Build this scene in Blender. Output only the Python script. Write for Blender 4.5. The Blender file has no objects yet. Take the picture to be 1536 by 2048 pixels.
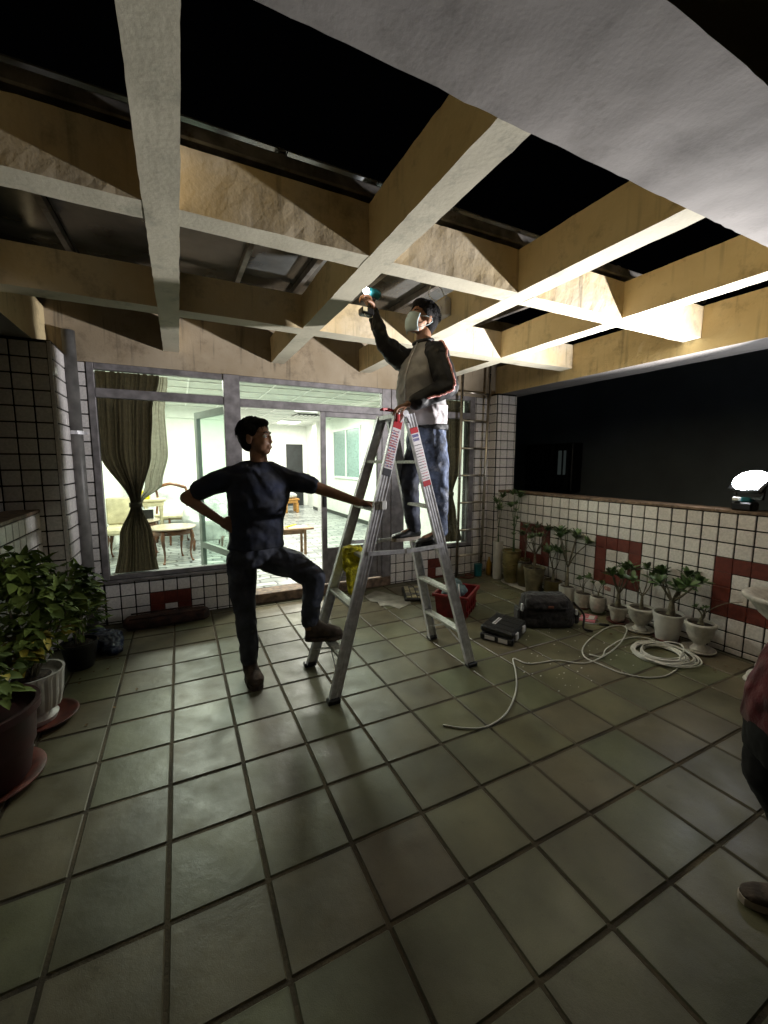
import bpy, bmesh, math, random
from mathutils import Vector, Matrix, noise
random.seed(7)
PI = math.pi
sc = bpy.context.scene
COL = sc.collection

# ------------------------------------------------------------------ camera
cam_d = bpy.data.cameras.new("camera")
cam = bpy.data.objects.new("camera", cam_d)
COL.objects.link(cam)
Rr = Vector((0.89564753, -0.44475952, 0.00211261))
Rd = Vector((-0.05124048, -0.10790301, -0.99284004))
Rf = Vector((0.44180302, 0.88912649, -0.11943276))
M = Matrix.Identity(4)
for i in range(3):
    M[i][0] = Rr[i]; M[i][1] = -Rd[i]; M[i][2] = -Rf[i]
M[0][3], M[1][3], M[2][3] = 0.11262807, -2.37537238, 1.52371259
cam.matrix_world = M
cam_d.sensor_fit = 'HORIZONTAL'
cam_d.sensor_width = 36.0
cam_d.lens = 19.238
cam_d.clip_start = 0.05
cam_d.clip_end = 300
sc.camera = cam

# ------------------------------------------------------------------ world: night sky
w = bpy.data.worlds.new("World"); sc.world = w; w.use_nodes = True
w.node_tree.nodes["Background"].inputs[0].default_value = (0.30, 0.34, 0.42, 1)
w.node_tree.nodes["Background"].inputs[1].default_value = 0.0009
sc.view_settings.view_transform = 'Standard'
sc.view_settings.look = 'None'
sc.view_settings.exposure = 0.0
sc.view_settings.gamma = 1.0
sc.render.engine = 'CYCLES'
sc.cycles.use_denoising = True
sc.cycles.max_bounces = 10
sc.cycles.diffuse_bounces = 6
sc.cycles.transparent_max_bounces = 12
sc.cycles.sample_clamp_indirect = 6.0
sc.cycles.caustics_reflective = False
sc.cycles.caustics_refractive = False

FLOOD_POWER = 112.0
ROOM_POWER = 88.0
ROOM_COL = (1.0, 0.99, 0.86)

# ------------------------------------------------------------------ materials
def nt(name):
    m = bpy.data.materials.new(name); m.use_nodes = True
    t = m.node_tree
    return m, t.nodes, t.links, t.nodes["Principled BSDF"]

def mat(name, col, rough=0.6, metal=0.0, var=0.12, scale=8.0, bump=0.0, bscale=60.0, col2=None, rand=0.0,
        spots=None, spec=0.5, detail=5.0, sheen=0.0, folds=0.0, fscale=3.5):
    """procedural surface: base colour broken by noise, optional second colour, per-object variation and fine relief"""
    m, N, L, b = nt(name)
    tc = N.new("ShaderNodeTexCoord")
    n1 = N.new("ShaderNodeTexNoise"); n1.inputs["Scale"].default_value = scale; n1.inputs["Detail"].default_value = detail
    oi = N.new("ShaderNodeObjectInfo")
    add = N.new("ShaderNodeVectorMath"); add.operation = 'ADD'
    sc_ = N.new("ShaderNodeVectorMath"); sc_.operation = 'SCALE'; sc_.inputs["Scale"].default_value = 7.3
    cmb = N.new("ShaderNodeCombineXYZ")
    for k in range(3): L.new(oi.outputs["Random"], cmb.inputs[k])
    L.new(cmb.outputs[0], sc_.inputs[0]); L.new(tc.outputs["Object"], add.inputs[0]); L.new(sc_.outputs[0], add.inputs[1])
    L.new(add.outputs[0], n1.inputs["Vector"])
    cr = N.new("ShaderNodeValToRGB")
    c2 = col2 if col2 else tuple(c * (1 - var * 2) for c in col)
    cr.color_ramp.elements[0].position = 0.35; cr.color_ramp.elements[0].color = (*c2, 1)
    cr.color_ramp.elements[1].position = 0.68; cr.color_ramp.elements[1].color = (*[min(1, c * (1 + var)) for c in col], 1)
    L.new(n1.outputs[0], cr.inputs[0])
    out = cr.outputs[0]
    if rand:
        hs = N.new("ShaderNodeHueSaturation")
        mr = N.new("ShaderNodeMapRange"); mr.inputs[3].default_value = 1 - rand; mr.inputs[4].default_value = 1 + rand
        L.new(oi.outputs["Random"], mr.inputs[0]); L.new(mr.outputs[0], hs.inputs["Value"]); L.new(out, hs.inputs["Color"])
        out = hs.outputs[0]
    if spots:
        n2 = N.new("ShaderNodeTexNoise"); n2.inputs["Scale"].default_value = spots[1]; n2.inputs["Detail"].default_value = 8
        n2.inputs["Roughness"].default_value = 0.7
        L.new(add.outputs[0], n2.inputs["Vector"])
        mr2 = N.new("ShaderNodeMapRange"); mr2.inputs[1].default_value = spots[2]; mr2.inputs[2].default_value = spots[2] + 0.12
        L.new(n2.outputs[0], mr2.inputs[0])
        mx = N.new("ShaderNodeMixRGB"); mx.inputs[2].default_value = (*spots[0], 1)
        L.new(mr2.outputs[0], mx.inputs[0]); L.new(out, mx.inputs[1]); out = mx.outputs[0]
    L.new(out, b.inputs["Base Color"])
    b.inputs["Roughness"].default_value = rough
    b.inputs["Metallic"].default_value = metal
    b.inputs["Specular IOR Level"].default_value = spec
    if sheen: b.inputs["Sheen Weight"].default_value = sheen
    rr = N.new("ShaderNodeMapRange"); rr.inputs[3].default_value = max(0.03, rough - 0.12); rr.inputs[4].default_value = min(1, rough + 0.12)
    L.new(n1.outputs[0], rr.inputs[0]); L.new(rr.outputs[0], b.inputs["Roughness"])
    if bump:
        n3 = N.new("ShaderNodeTexNoise"); n3.inputs["Scale"].default_value = bscale; n3.inputs["Detail"].default_value = 6
        L.new(add.outputs[0], n3.inputs["Vector"])
        bp = N.new("ShaderNodeBump"); bp.inputs["Strength"].default_value = bump; bp.inputs["Distance"].default_value = 0.01
        L.new(n3.outputs[0], bp.inputs["Height"]); L.new(bp.outputs[0], b.inputs["Normal"])
        if folds:
            wv = N.new("ShaderNodeTexWave"); wv.bands_direction = 'DIAGONAL'; wv.inputs["Scale"].default_value = fscale
            wv.inputs["Distortion"].default_value = 9.0; wv.inputs["Detail"].default_value = 2.5; wv.inputs["Detail Scale"].default_value = 1.1
            L.new(add.outputs[0], wv.inputs["Vector"])
            b2 = N.new("ShaderNodeBump"); b2.inputs["Strength"].default_value = folds; b2.inputs["Distance"].default_value = 0.02
            L.new(wv.outputs["Fac"], b2.inputs["Height"]); L.new(b2.outputs[0], bp.inputs["Normal"])
    return m

def concrete(name, col, col2, stain, streak=0.0, bump=0.5, big=0.02, rough=0.85):
    """painted rough plaster, in world space: two-tone paint, dirt stains, vertical run-off streaks, trowel relief"""
    m, N, L, b = nt(name)
    ge = N.new("ShaderNodeNewGeometry")
    n1 = N.new("ShaderNodeTexNoise"); n1.inputs["Scale"].default_value = 1.6; n1.inputs["Detail"].default_value = 6; n1.inputs["Roughness"].default_value = 0.6
    L.new(ge.outputs["Position"], n1.inputs["Vector"])
    cr = N.new("ShaderNodeValToRGB")
    cr.color_ramp.elements[0].position = 0.38; cr.color_ramp.elements[0].color = (*col2, 1)
    cr.color_ramp.elements[1].position = 0.62; cr.color_ramp.elements[1].color = (*col, 1)
    L.new(n1.outputs[0], cr.inputs[0])
    n2 = N.new("ShaderNodeTexNoise"); n2.inputs["Scale"].default_value = 5.0; n2.inputs["Detail"].default_value = 10; n2.inputs["Roughness"].default_value = 0.72
    L.new(ge.outputs["Position"], n2.inputs["Vector"])
    mr = N.new("ShaderNodeMapRange"); mr.inputs[1].default_value = 0.53; mr.inputs[2].default_value = 0.74; mr.inputs[4].default_value = 0.80
    L.new(n2.outputs[0], mr.inputs[0])
    mx = N.new("ShaderNodeMixRGB"); mx.inputs[2].default_value = (*stain, 1)
    L.new(mr.outputs[0], mx.inputs[0]); L.new(cr.outputs[0], mx.inputs[1])
    out = mx.outputs[0]
    if streak:
        mp = N.new("ShaderNodeMapping"); mp.inputs["Scale"].default_value = (22, 22, 1.3)
        L.new(ge.outputs["Position"], mp.inputs[0])
        n3 = N.new("ShaderNodeTexNoise"); n3.inputs["Scale"].default_value = 1.0; n3.inputs["Detail"].default_value = 4
        L.new(mp.outputs[0], n3.inputs["Vector"])
        m3 = N.new("ShaderNodeMapRange"); m3.inputs[1].default_value = 0.56; m3.inputs[2].default_value = 0.72; m3.inputs[4].default_value = streak
        L.new(n3.outputs[0], m3.inputs[0])
        n5 = N.new("ShaderNodeTexNoise"); n5.inputs["Scale"].default_value = 2.2
        L.new(ge.outputs["Position"], n5.inputs["Vector"])
        m5 = N.new("ShaderNodeMapRange"); m5.inputs[1].default_value = 0.42; m5.inputs[2].default_value = 0.62
        L.new(n5.outputs[0], m5.inputs[0])
        mm = N.new("ShaderNodeMath"); mm.operation = 'MULTIPLY'
        L.new(m3.outputs[0], mm.inputs[0]); L.new(m5.outputs[0], mm.inputs[1])
        mx2 = N.new("ShaderNodeMixRGB"); mx2.inputs[2].default_value = (0.05, 0.045, 0.035, 1)
        L.new(mm.outputs[0], mx2.inputs[0]); L.new(out, mx2.inputs[1]); out = mx2.outputs[0]
    L.new(out, b.inputs["Base Color"]); b.inputs["Roughness"].default_value = rough
    n4 = N.new("ShaderNodeTexNoise"); n4.inputs["Scale"].default_value = 55; n4.inputs["Detail"].default_value = 8
    n6 = N.new("ShaderNodeTexNoise"); n6.inputs["Scale"].default_value = 2.0 if big > .03 else 3.2; n6.inputs["Detail"].default_value = 2 if big > .03 else 3
    L.new(ge.outputs["Position"], n4.inputs["Vector"]); L.new(ge.outputs["Position"], n6.inputs["Vector"])
    b1 = N.new("ShaderNodeBump"); b1.inputs["Strength"].default_value = bump; b1.inputs["Distance"].default_value = 0.006
    b2 = N.new("ShaderNodeBump"); b2.inputs["Strength"].default_value = 1.0; b2.inputs["Distance"].default_value = big
    L.new(n6.outputs[0], b2.inputs["Height"]); L.new(n4.outputs[0], b1.inputs["Height"])
    L.new(b2.outputs[0], b1.inputs["Normal"]); L.new(b1.outputs[0], b.inputs["Normal"])
    return m

def glass(name, tint=(0.92, 0.97, 0.94), refl=0.9, rough=0.02):
    m = bpy.data.materials.new(name); m.use_nodes = True
    N, L = m.node_tree.nodes, m.node_tree.links; N.clear()
    o = N.new("ShaderNodeOutputMaterial"); t = N.new("ShaderNodeBsdfTransparent"); g = N.new("ShaderNodeBsdfGlossy")
    t.inputs[0].default_value = (*tint, 1); g.inputs["Roughness"].default_value = rough
    fr = N.new("ShaderNodeFresnel"); fr.inputs[0].default_value = 1.45
    mm = N.new("ShaderNodeMath"); mm.operation = 'MULTIPLY'; mm.inputs[1].default_value = refl
    mx = N.new("ShaderNodeMixShader")
    L.new(fr.outputs[0], mm.inputs[0]); L.new(mm.outputs[0], mx.inputs[0]); L.new(t.outputs[0], mx.inputs[1]); L.new(g.outputs[0], mx.inputs[2])
    L.new(mx.outputs[0], o.inputs[0])
    return m

def emit(name, col, s):
    m = bpy.data.materials.new(name); m.use_nodes = True
    N, L = m.node_tree.nodes, m.node_tree.links; N.clear()
    o = N.new("ShaderNodeOutputMaterial"); e = N.new("ShaderNodeEmission")
    e.inputs[0].default_value = (*col, 1); e.inputs[1].default_value = s
    L.new(e.outputs[0], o.inputs[0])
    return m

def cloth_mat(name, col, trans=0.35, var=0.15, scale=30):
    m = mat(name, col, 0.9, var=var, scale=scale, bump=0.3, bscale=220)
    N, L = m.node_tree.nodes, m.node_tree.links
    o = N["Material Output"]; b = N["Principled BSDF"]
    t = N.new("ShaderNodeBsdfTranslucent"); t.inputs[0].default_value = (*col, 1)
    mx = N.new("ShaderNodeMixShader"); mx.inputs[0].default_value = trans
    L.new(b.outputs[0], mx.inputs[1]); L.new(t.outputs[0], mx.inputs[2]); L.new(mx.outputs[0], o.inputs[0])
    return m

M_side = concrete("cream_paint", (0.70, 0.57, 0.33), (0.60, 0.47, 0.25), (0.25, 0.19, 0.11), streak=0.35, bump=0.25, big=0.003)
M_soff = concrete("soffit_whitewash", (0.58, 0.54, 0.42), (0.48, 0.445, 0.34), (0.20, 0.205, 0.16), bump=0.25, big=0.004)
M_lint = concrete("lintel_plaster", (0.40, 0.33, 0.24), (0.30, 0.235, 0.155), (0.11, 0.08, 0.05), streak=0.95, bump=0.3, big=0.004)
M_slab = concrete("slab_plaster", (0.29, 0.268, 0.252), (0.24, 0.223, 0.21), (0.15, 0.137, 0.125), bump=0.16, big=0.05)
M_front = concrete("weathered_plaster", (0.62, 0.55, 0.43), (0.58, 0.46, 0.27), (0.22, 0.18, 0.13), streak=0.6, bump=0.22, big=0.0025)
M_grout = mat("dark_grout", (0.022, 0.020, 0.018), 0.9, var=0.3, bump=0.4)
M_fgrout = mat("floor_grout", (0.090, 0.070, 0.042), 0.95, var=0.35, scale=3, bump=0.5)
M_wtile = mat("white_wall_tile", (0.78, 0.745, 0.735), 0.42, var=0.07, scale=60, rand=0.07, bump=0.35, bscale=160, detail=8, spots=((0.42, 0.37, 0.33), 14, 0.66))
M_rtile = mat("red_wall_tile", (0.15, 0.028, 0.018), 0.45, var=0.12, scale=30, rand=0.10, bump=0.3, bscale=160)
M_rtileD = M_rtile
M_steel = mat("brushed_aluminium", (0.78, 0.78, 0.82), 0.38, metal=0.35, var=0.12, scale=25, bump=0.1, bscale=150, spots=((0.36, 0.33, 0.28), 40, 0.66))
M_ladgr = mat("aluminium_groove", (0.40, 0.41, 0.45), 0.5, metal=0.8, var=0.1)
M_rung = mat("ladder_tread", (0.55, 0.57, 0.52), 0.55, metal=0.4, var=0.15, scale=60, bump=0.4, bscale=200, spots=((0.75, 0.75, 0.70), 60, 0.60))
M_frame = mat("window_frame_grey", (0.24, 0.225, 0.235), 0.50, metal=0.25, var=0.18, scale=12, bump=0.2, bscale=180)
M_pole = mat("stainless_pole", (0.55, 0.50, 0.42), 0.30, metal=0.95, var=0.1)
M_rust = mat("galvanised_steel", (0.30, 0.28, 0.26), 0.45, metal=0.7, var=0.25, scale=9, spots=((0.12, 0.08, 0.05), 14, 0.58))
M_pipe = mat("drain_pipe_grey", (0.16, 0.155, 0.15), 0.45, var=0.2)
M_cap = mat("parapet_cap", (0.22, 0.15, 0.105), 0.7, var=0.3, scale=20, bump=0.4)
M_dark = mat("black_plastic", (0.012, 0.012, 0.013), 0.38, var=0.3, scale=20, bump=0.15)
M_case = mat("case_plastic", (0.016, 0.016, 0.017), 0.42, var=0.4, scale=30, bump=0.25, spots=((0.14, 0.13, 0.12), 18, 0.62))
M_bag = mat("black_nylon", (0.017, 0.014, 0.014), 0.85, var=0.4, scale=25, bump=0.9, bscale=40, sheen=0.15)
M_red = mat("red_crate_plastic", (0.22, 0.010, 0.014), 0.42, var=0.22, scale=12, bump=0.12)
M_teal = mat("teal_plastic", (0.015, 0.16, 0.19), 0.35, var=0.15)
M_greyblue = mat("blue_grey_cloth", (0.13, 0.20, 0.21), 0.8, var=0.25, bump=0.6, bscale=50)
M_white = mat("white_paint", (0.72, 0.72, 0.70), 0.55, var=0.06)
M_wp = mat("white_pot_ceramic", (0.55, 0.52, 0.47), 0.5, var=0.12, scale=25, bump=0.5, bscale=90, spots=((0.26, 0.23, 0.18), 18, 0.60))
M_wpl = mat("white_pot_plastic", (0.62, 0.60, 0.57), 0.45, var=0.08, scale=10, spots=((0.35, 0.31, 0.25), 12, 0.66))
M_gp = mat("olive_glaze_pot", (0.20, 0.165, 0.065), 0.30, var=0.25, scale=9, bump=0.2, bscale=50)
M_gp2 = mat("dark_olive_pot", (0.095, 0.07, 0.022), 0.38, var=0.3, scale=9, bump=0.2)
M_gp3 = mat("sand_glaze_pot", (0.24, 0.21, 0.13), 0.45, var=0.25, scale=12, bump=0.35)
M_soil = mat("potting_soil", (0.06, 0.042, 0.03), 0.95, var=0.4, scale=60, bump=1.0, bscale=90)
M_bark = mat("grey_bark", (0.17, 0.15, 0.10), 0.8, var=0.3, scale=30, bump=0.7)
M_leaf = mat("green_leaf", (0.095, 0.165, 0.055), 0.42, var=0.3, scale=12, rand=0.35, spec=0.5)
M_leafd = mat("dry_green_leaf", (0.12, 0.145, 0.075), 0.55, var=0.35, scale=12, rand=0.35)
M_leafy = mat("yellow_leaf", (0.50, 0.42, 0.05), 0.5, var=0.25, scale=12, rand=0.25)
M_leafb = mat("bush_leaf", (0.155, 0.215, 0.045), 0.7, var=0.3, scale=4.0, rand=0.2, spec=0.2, col2=(0.05, 0.085, 0.02))
M_pink = mat("pink_flower", (0.55, 0.30, 0.26), 0.6, var=0.2)
M_terr = mat("terracotta_saucer", (0.14, 0.03, 0.018), 0.55, var=0.3, scale=10)
M_wine = mat("wine_red_pot", (0.040, 0.007, 0.007), 0.55, var=0.25, scale=6)
M_cable = mat("white_cable", (0.66, 0.65, 0.60), 0.45, var=0.08)
M_card = mat("cardboard", (0.36, 0.34, 0.29), 0.85, var=0.15, scale=10, bump=0.3)
M_wood = mat("brown_wood", (0.16, 0.065, 0.03), 0.32, var=0.3, scale=7)
M_wtop = mat("table_top", (0.44, 0.36, 0.27), 0.18, var=0.1, scale=5)
M_oak = mat("orange_pine", (0.52, 0.26, 0.06), 0.5, var=0.15, scale=9)
M_bench = mat("bench_wood", (0.33, 0.20, 0.10), 0.5, var=0.2, scale=9)
M_cream = mat("cream_upholstery", (0.60, 0.54, 0.36), 0.8, var=0.15)
M_sheet = mat("dust_sheet", (0.62, 0.64, 0.64), 0.30, var=0.15, scale=6, bump=0.6, bscale=14, spots=((0.30, 0.32, 0.33), 6, 0.56))
M_yel = mat("yellow_box", (0.75, 0.62, 0.01), 0.5, var=0.08)
M_glove = mat("yellow_knit", (0.72, 0.64, 0.02), 0.9, var=0.25, scale=40, bump=1.0, bscale=150)
M_iwall = mat("interior_wall", (0.74, 0.76, 0.72), 0.8, var=0.03)
M_iceil = mat("interior_ceiling", (0.62, 0.64, 0.60), 0.85, var=0.04)
M_tbar = mat("ceiling_bar", (0.80, 0.80, 0.78), 0.5, var=0.03)
M_black = mat("black_baseboard", (0.02, 0.025, 0.022), 0.4, var=0.2)
M_idoor = mat("dark_doorway", (0.018, 0.020, 0.022), 0.5, var=0.2)
M_tube = emit("fluorescent_panel", (0.90, 1.0, 0.90), 7.0)
M_lamp = emit("led_panel", (0.92, 0.95, 1.0), 120.0)
M_ledd = emit("drill_led", (0.90, 0.96, 1.0), 45.0)
M_reflect = mat("reflective_stripe", (0.90, 0.32, 0.30), 0.35, var=0.25, scale=90, spots=((0.95, 0.88, 0.86), 70, 0.52))
M_glass = glass("window_glass")
M_fglass = glass("door_leaf_glass", (0.90, 0.97, 0.93), 0.15)
M_curt = cloth_mat("olive_curtain", (0.16, 0.118, 0.080), 0.10)
M_sheer = cloth_mat("pale_lining", (0.40, 0.37, 0.30), 0.32)
M_skin = mat("skin", (0.42, 0.22, 0.14), 0.5, var=0.12, scale=14, bump=0.12, bscale=200)
M_skin2 = mat("tanned_skin", (0.33, 0.17, 0.10), 0.5, var=0.14, scale=14, bump=0.12, bscale=200)
M_hair = mat("black_hair", (0.008, 0.007, 0.007), 0.75, var=0.4, scale=60, bump=0.6, bscale=160, spec=0.2)
M_tee = mat("navy_tshirt", (0.012, 0.017, 0.040), 0.85, var=0.3, scale=10, bump=0.15, bscale=60, sheen=0.1, folds=0.55)
M_trous = mat("charcoal_trousers_shaded_leg", (0.060, 0.068, 0.100), 0.8, var=0.35, scale=8, bump=0.15, bscale=70, folds=0.55)
M_boot = mat("brown_suede", (0.10, 0.072, 0.055), 0.85, var=0.3, scale=18, bump=0.5)
M_jacket_b = mat("black_sleeve", (0.010, 0.010, 0.012), 0.62, var=0.3, scale=10, bump=0.15, bscale=60, folds=0.55)
M_jacket_g = mat("grey_jacket", (0.38, 0.375, 0.385), 0.75, var=0.12, scale=7, bump=0.15, bscale=60, folds=0.55)
M_shirt_w = mat("pale_jacket_back", (0.62, 0.58, 0.60), 0.7, var=0.10, scale=7, bump=0.15, bscale=60, folds=0.55)
M_denim = mat("blue_denim", (0.135, 0.17, 0.27), 0.85, var=0.4, scale=16, bump=0.3, bscale=90, spots=((0.34, 0.36, 0.44), 11, 0.56), folds=0.55)
M_denimw = mat("faded_denim", (0.42, 0.42, 0.44), 0.85, var=0.2, scale=40, bump=0.5)
M_mask = mat("surgical_mask", (0.50, 0.62, 0.64), 0.7, var=0.06)
M_sole = mat("pale_sole", (0.45, 0.38, 0.32), 0.7, var=0.15)
M_maroon = mat("maroon_jacket", (0.13, 0.004, 0.012), 0.85, var=0.25, scale=12, bump=0.5, bscale=60, sheen=0.2, folds=0.55)
M_neig = mat("neighbour_render", (0.14, 0.17, 0.20), 0.9, var=0.12, scale=1.0)
M_mat_b = mat("brown_mat", (0.055, 0.022, 0.014), 0.9, var=0.4, scale=12, bump=0.6)
M_blue = mat("blue_plastic_bag", (0.012, 0.022, 0.055), 0.35, var=0.4, scale=8, bump=0.8, bscale=18)
M_purl = mat("canopy_sheet", (0.12, 0.125, 0.12), 0.16, var=0.25, scale=3, spec=0.7)
M_lab_r = mat("label_red", (0.42, 0.02, 0.03), 0.4, var=0.03)
M_lab_w = mat("label_white", (0.75, 0.72, 0.74), 0.4, var=0.03)
M_lab_k = mat("label_print", (0.03, 0.03, 0.04), 0.5, var=0.03)
M_lab_p = mat("label_print_red", (0.45, 0.05, 0.10), 0.5, var=0.03)
M_lab_b = mat("label_print_blue", (0.10, 0.10, 0.32), 0.5, var=0.03)
M_pinkp = mat("pink_packaging", (0.62, 0.20, 0.24), 0.5, var=0.2, scale=50)

def floor_tile_mat():
    m, N, L, b = nt("green_grey_floor_tile")
    oi = N.new("ShaderNodeObjectInfo"); ge = N.new("ShaderNodeNewGeometry")
    cr = N.new("ShaderNodeValToRGB"); e = cr.color_ramp.elements
    e[0].position = 0.0; e[0].color = (0.166, 0.134, 0.086, 1)
    e[1].position = 1.0; e[1].color = (0.190, 0.174, 0.096, 1)
    for p, c in ((0.25, (0.142, 0.140, 0.080)), (0.5, (0.182, 0.156, 0.096)), (0.75, (0.150, 0.164, 0.092))):
        x = e.new(p); x.color = (*c, 1)
    L.new(oi.outputs["Random"], cr.inputs[0])
    n1 = N.new("ShaderNodeTexNoise"); n1.inputs["Scale"].default_value = 3.2; n1.inputs["Detail"].default_value = 7
    L.new(ge.outputs["Position"], n1.inputs["Vector"])
    m1 = N.new("ShaderNodeMapRange"); m1.inputs[1].default_value = 0.3; m1.inputs[2].default_value = 0.7; m1.inputs[3].default_value = 0.58; m1.inputs[4].default_value = 1.06
    L.new(n1.outputs[0], m1.inputs[0])
    hs = N.new("ShaderNodeHueSaturation"); L.new(m1.outputs[0], hs.inputs["Value"]); L.new(cr.outputs[0], hs.inputs["Color"])
    n2 = N.new("ShaderNodeTexNoise"); n2.inputs["Scale"].default_value = 320; n2.inputs["Detail"].default_value = 2
    L.new(ge.outputs["Position"], n2.inputs["Vector"])
    m2 = N.new("ShaderNodeMapRange"); m2.inputs[1].default_value = 0.35; m2.inputs[2].default_value = 0.65; m2.inputs[3].default_value = 0.0; m2.inputs[4].default_value = 0.35
    L.new(n2.outputs[0], m2.inputs[0])
    mx = N.new("ShaderNodeMixRGB"); mx.blend_type = 'MULTIPLY'; mx.inputs[2].default_value = (0.55, 0.5, 0.42, 1)
    L.new(m2.outputs[0], mx.inputs[0]); L.new(hs.outputs[0], mx.inputs[1]); L.new(mx.outputs[0], b.inputs["Base Color"])
    ns = N.new("ShaderNodeTexNoise"); ns.inputs["Scale"].default_value = 14; ns.inputs["Detail"].default_value = 9; ns.inputs["Roughness"].default_value = .75
    L.new(ge.outputs["Position"], ns.inputs["Vector"])
    ms = N.new("ShaderNodeMapRange"); ms.inputs[1].default_value = 0.58; ms.inputs[2].default_value = 0.72; ms.inputs[4].default_value = 0.55
    L.new(ns.outputs[0], ms.inputs[0])
    mxs = N.new("ShaderNodeMixRGB"); mxs.inputs[2].default_value = (0.055, 0.046, 0.030, 1)
    L.new(ms.outputs[0], mxs.inputs[0]); L.new(mx.outputs[0], mxs.inputs[1])
    # grime gathered along the tile edges
    tc = N.new("ShaderNodeTexCoord"); sx = N.new("ShaderNodeSeparateXYZ"); L.new(tc.outputs["Object"], sx.inputs[0])
    ds = []
    for k in (0, 1):
        a_ = N.new("ShaderNodeMath"); a_.operation = 'SUBTRACT'; a_.inputs[1].default_value = 0.165; L.new(sx.outputs[k], a_.inputs[0])
        b_ = N.new("ShaderNodeMath"); b_.operation = 'ABSOLUTE'; L.new(a_.outputs[0], b_.inputs[0]); ds.append(b_)
    mxm = N.new("ShaderNodeMath"); mxm.operation = 'MAXIMUM'; L.new(ds[0].outputs[0], mxm.inputs[0]); L.new(ds[1].outputs[0], mxm.inputs[1])
    me_ = N.new("ShaderNodeMapRange"); me_.inputs[1].default_value = 0.138; me_.inputs[2].default_value = 0.160; me_.inputs[4].default_value = 0.6
    L.new(mxm.outputs[0], me_.inputs[0])
    mu = N.new("ShaderNodeMath"); mu.operation = 'MULTIPLY'; L.new(me_.outputs[0], mu.inputs[0]); L.new(n1.outputs[0], mu.inputs[1])
    mxe = N.new("ShaderNodeMixRGB"); mxe.inputs[2].default_value = (0.05, 0.042, 0.028, 1)
    L.new(mu.outputs[0], mxe.inputs[0]); L.new(mxs.outputs[0], mxe.inputs[1]); L.new(mxe.outputs[0], b.inputs["Base Color"])
    n3 = N.new("ShaderNodeTexNoise"); n3.inputs["Scale"].default_value = 6; n3.inputs["Detail"].default_value = 6
    L.new(ge.outputs["Position"], n3.inputs["Vector"])
    m3 = N.new("ShaderNodeMapRange"); m3.inputs[1].default_value = 0.3; m3.inputs[2].default_value = 0.7; m3.inputs[3].default_value = 0.30; m3.inputs[4].default_value = 0.52
    L.new(n3.outputs[0], m3.inputs[0]); L.new(m3.outputs[0], b.inputs["Roughness"])
    n4 = N.new("ShaderNodeTexNoise"); n4.inputs["Scale"].default_value = 9; n4.inputs["Detail"].default_value = 4
    L.new(ge.outputs["Position"], n4.inputs["Vector"])
    bp = N.new("ShaderNodeBump"); bp.inputs["Strength"].default_value = 0.5; bp.inputs["Distance"].default_value = 0.006
    bp2 = N.new("ShaderNodeBump"); bp2.inputs["Strength"].default_value = 0.25; bp2.inputs["Distance"].default_value = 0.002
    L.new(n4.outputs[0], bp.inputs["Height"]); L.new(n2.outputs[0], bp2.inputs["Height"]); L.new(bp.outputs[0], bp2.inputs["Normal"])
    L.new(bp2.outputs[0], b.inputs["Normal"])
    return m
M_ftile = floor_tile_mat()

def room_floor_mat():
    m, N, L, b = nt("room_floor_pattern")
    ge = N.new("ShaderNodeNewGeometry")
    wv = N.new("ShaderNodeTexNoise"); wv.inputs["Scale"].default_value = 3.0
    L.new(ge.outputs["Position"], wv.inputs["Vector"])
    sc_ = N.new("ShaderNodeVectorMath"); sc_.operation = 'SCALE'; sc_.inputs["Scale"].default_value = 0.22
    L.new(wv.outputs["Color"], sc_.inputs[0])
    ad = N.new("ShaderNodeVectorMath"); ad.operation = 'ADD'
    L.new(ge.outputs["Position"], ad.inputs[0]); L.new(sc_.outputs[0], ad.inputs[1])
    br = N.new("ShaderNodeTexBrick"); br.inputs["Scale"].default_value = 1.0
    br.inputs["Color1"].default_value = (0.50, 0.52, 0.50, 1); br.inputs["Color2"].default_value = (0.17, 0.19, 0.20, 1)
    br.inputs["Mortar"].default_value = (0.03, 0.035, 0.04, 1); br.inputs["Mortar Size"].default_value = 0.018
    br.inputs["Mortar Smooth"].default_value = 0.6
    br.inputs["Brick Width"].default_value = 0.30; br.inputs["Row Height"].default_value = 0.13
    L.new(ad.outputs[0], br.inputs["Vector"]); L.new(br.outputs[0], b.inputs["Base Color"])
    b.inputs["Roughness"].default_value = 0.3
    return m
M_ifloor = room_floor_mat()

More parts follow.
